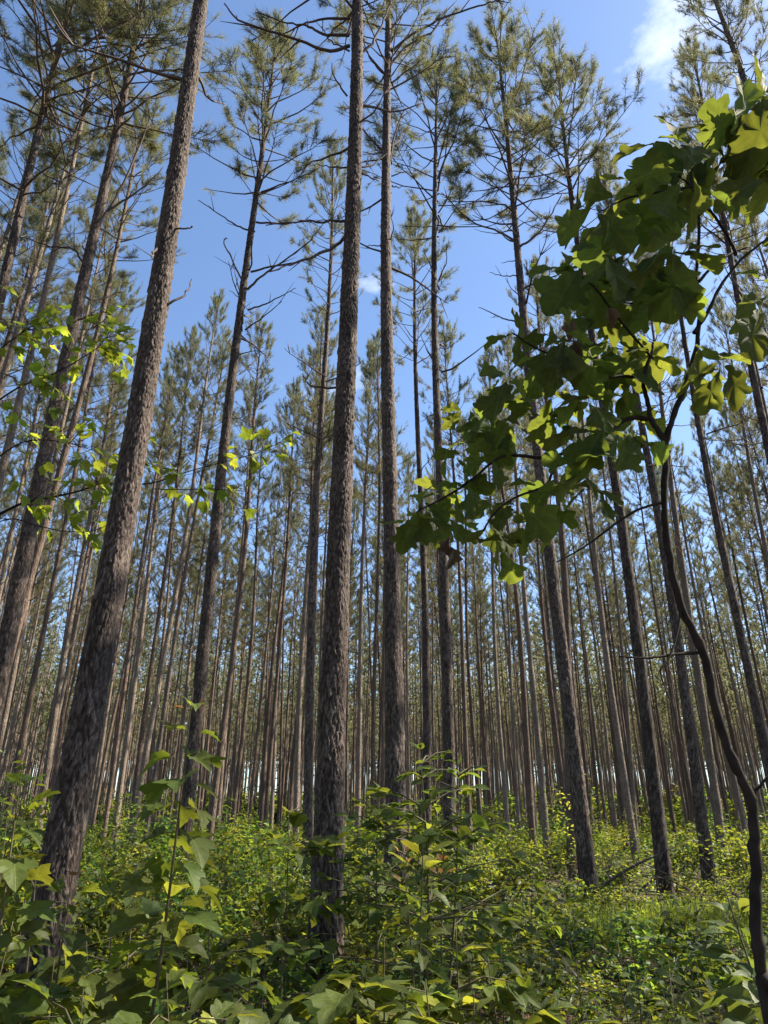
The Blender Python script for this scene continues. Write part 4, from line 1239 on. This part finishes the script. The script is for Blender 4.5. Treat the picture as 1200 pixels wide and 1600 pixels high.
for i, (u, vtop, Y, wd, lab) in enumerate([
    (150, 1240, 9.0, 1.0, 'sunlit yellow-green shrub right behind the big leaning trunk'),
    (25, 1165, 8.2, 1.25, 'dark leafy shrub at the left edge behind the corner seedlings'),
    (215, 1300, 9.5, .9, 'low sunlit shrub between the leaning trunk and the forked-stub pine'),
    (385, 1270, 10.5, 1.0, 'sunlit shrub behind the palmate seedling left of the central pine'),
    (330, 1330, 8.5, .9, 'shrub at the foot of the forked-stub pine'),
    (440, 1290, 9.0, .9, 'shaded shrub left of the central pine'),
    (770, 1290, 11.5, 1.0, 'shrub right of the gum saplings'),
    (820, 1290, 16.0, 1.2, 'rounded shrub behind the two thin pines left of the clearing pine'),
    (880, 1265, 19.0, 1.3, 'tall shrub in shade behind the clearing pine'),
    (950, 1320, 16.0, 1.1, 'shrub between the clearing pine and the pine by the fallen branch'),
    (1060, 1270, 19.0, 1.4, 'broad shrub between the second and third pines right of the clearing'),
    (1150, 1285, 15.0, 1.3, 'sunlit shrub just left of the oak stem'),
    (1190, 1265, 18.0, 1.4, 'shrub at the right edge behind the oak stem'),
    (720, 1300, 14.0, 1.0, 'shrub behind the yellow-topped sassafras'),
    (560, 1330, 8.8, .9, 'shaded shrub between the central pair'),
    (1110, 1360, 12.0, .8, 'low sunlit shrub at the foot of the third pine right of the clearing'),
    (70, 1290, 6.6, .9, 'shaded shrub touching the left side of the leaning trunk')]):
    t = pix(u, vtop, Y)
    base = Vector((t.x, Y, gz(t.x, Y)))
    h = max(.4, t.z - base.z)
    root = empty('shrub', Matrix.Translation(base) @ Matrix.Rotation(i * 1.3, 4, 'Z') @ Matrix.Diagonal((wd, wd, h / 1.0, 1)))
    tag(root, lab, 'shrub', 'shrubs among the pine trunks')
    st, fo = SHR[i % 4]
    link('stem', st, root); link('foliage', fo, root)

# ------------------------------------------------------------------ fallen wood
def fallen(name, pl, r, label, cat, seed, twigs=6, mat=M_DEAD):
    rs = np.random.default_rng(seed)
    P = []
    for (u, v, Y) in pl:
        p = pix(u, v, Y); P.append(p)
    base = P[0].copy()
    root = empty(name, Matrix.Translation(base)) if False else None
    path = smooth_path(P, 20)
    tb = Tubes(); tb.add([p - base for p in path], np.linspace(r, r * .5, 20) * (1 + rs.normal(0, .05, 20)), 8)
    for q in range(twigs):
        i = int(rs.integers(5, 18)); dd = (path[i + 1] - path[i]).normalized() + Vector(rs.normal(0, .5, 3)); l = rs.uniform(.2, .6)
        tb.add([path[i] - base, path[i] - base + dd * l * .5, path[i] - base + dd * l], [r * .35, r * .25, .003], 4)
    o = link(name, tb.mesh(name, [mat]))
    o.location = base
    tag(o, label, cat, 'fallen wood around the clearing')
def gp(u, v, lift=0.02):
    Y = 10.0
    for _ in range(30):
        p = pix(u, v, Y); Y *= max(.5, min(1.5, (CAM_H - gz(p.x, Y) - lift) / max(.05, CAM_H - p.z)))
    return Y
fallen('fallen_branch', [(918, 1402, 12.4), (955, 1375, 12.0), (985, 1356, 11.6), (1018, 1340, 11.2)], .03, 'bare fallen branch propped against the foot of the clearing pine', 'branch', 1)
fallen('fallen_branch', [(1112, 1372, 13.0), (1140, 1392, 12.5), (1172, 1418, 12.0), (1195, 1440, 11.6)], .026, 'fallen branch sloping down toward the oak stem', 'branch', 2)
fallen('fallen_branch', [(1000, 1390, 12.6), (1030, 1372, 12.2), (1065, 1384, 12.0)], .018, 'thin dead branch lying before the pine by the clearing', 'branch', 3, 9)
Yl = gp(1000, 1470, .06)
fallen('fallen_log', [(985, 1466, Yl), (1025, 1470, Yl), (1062, 1478, Yl * .98)], .07, 'short dark fallen log in front of the grassy clearing', 'log', 4, 1, M_OSTEM)
Yl = gp(870, 1450, .05)
fallen('fallen_branch', [(862, 1455, Yl), (880, 1445, Yl * 1.02), (900, 1437, Yl * 1.04)], .03, 'short curved dead branch lying left of the grass tufts', 'branch', 5, 3)
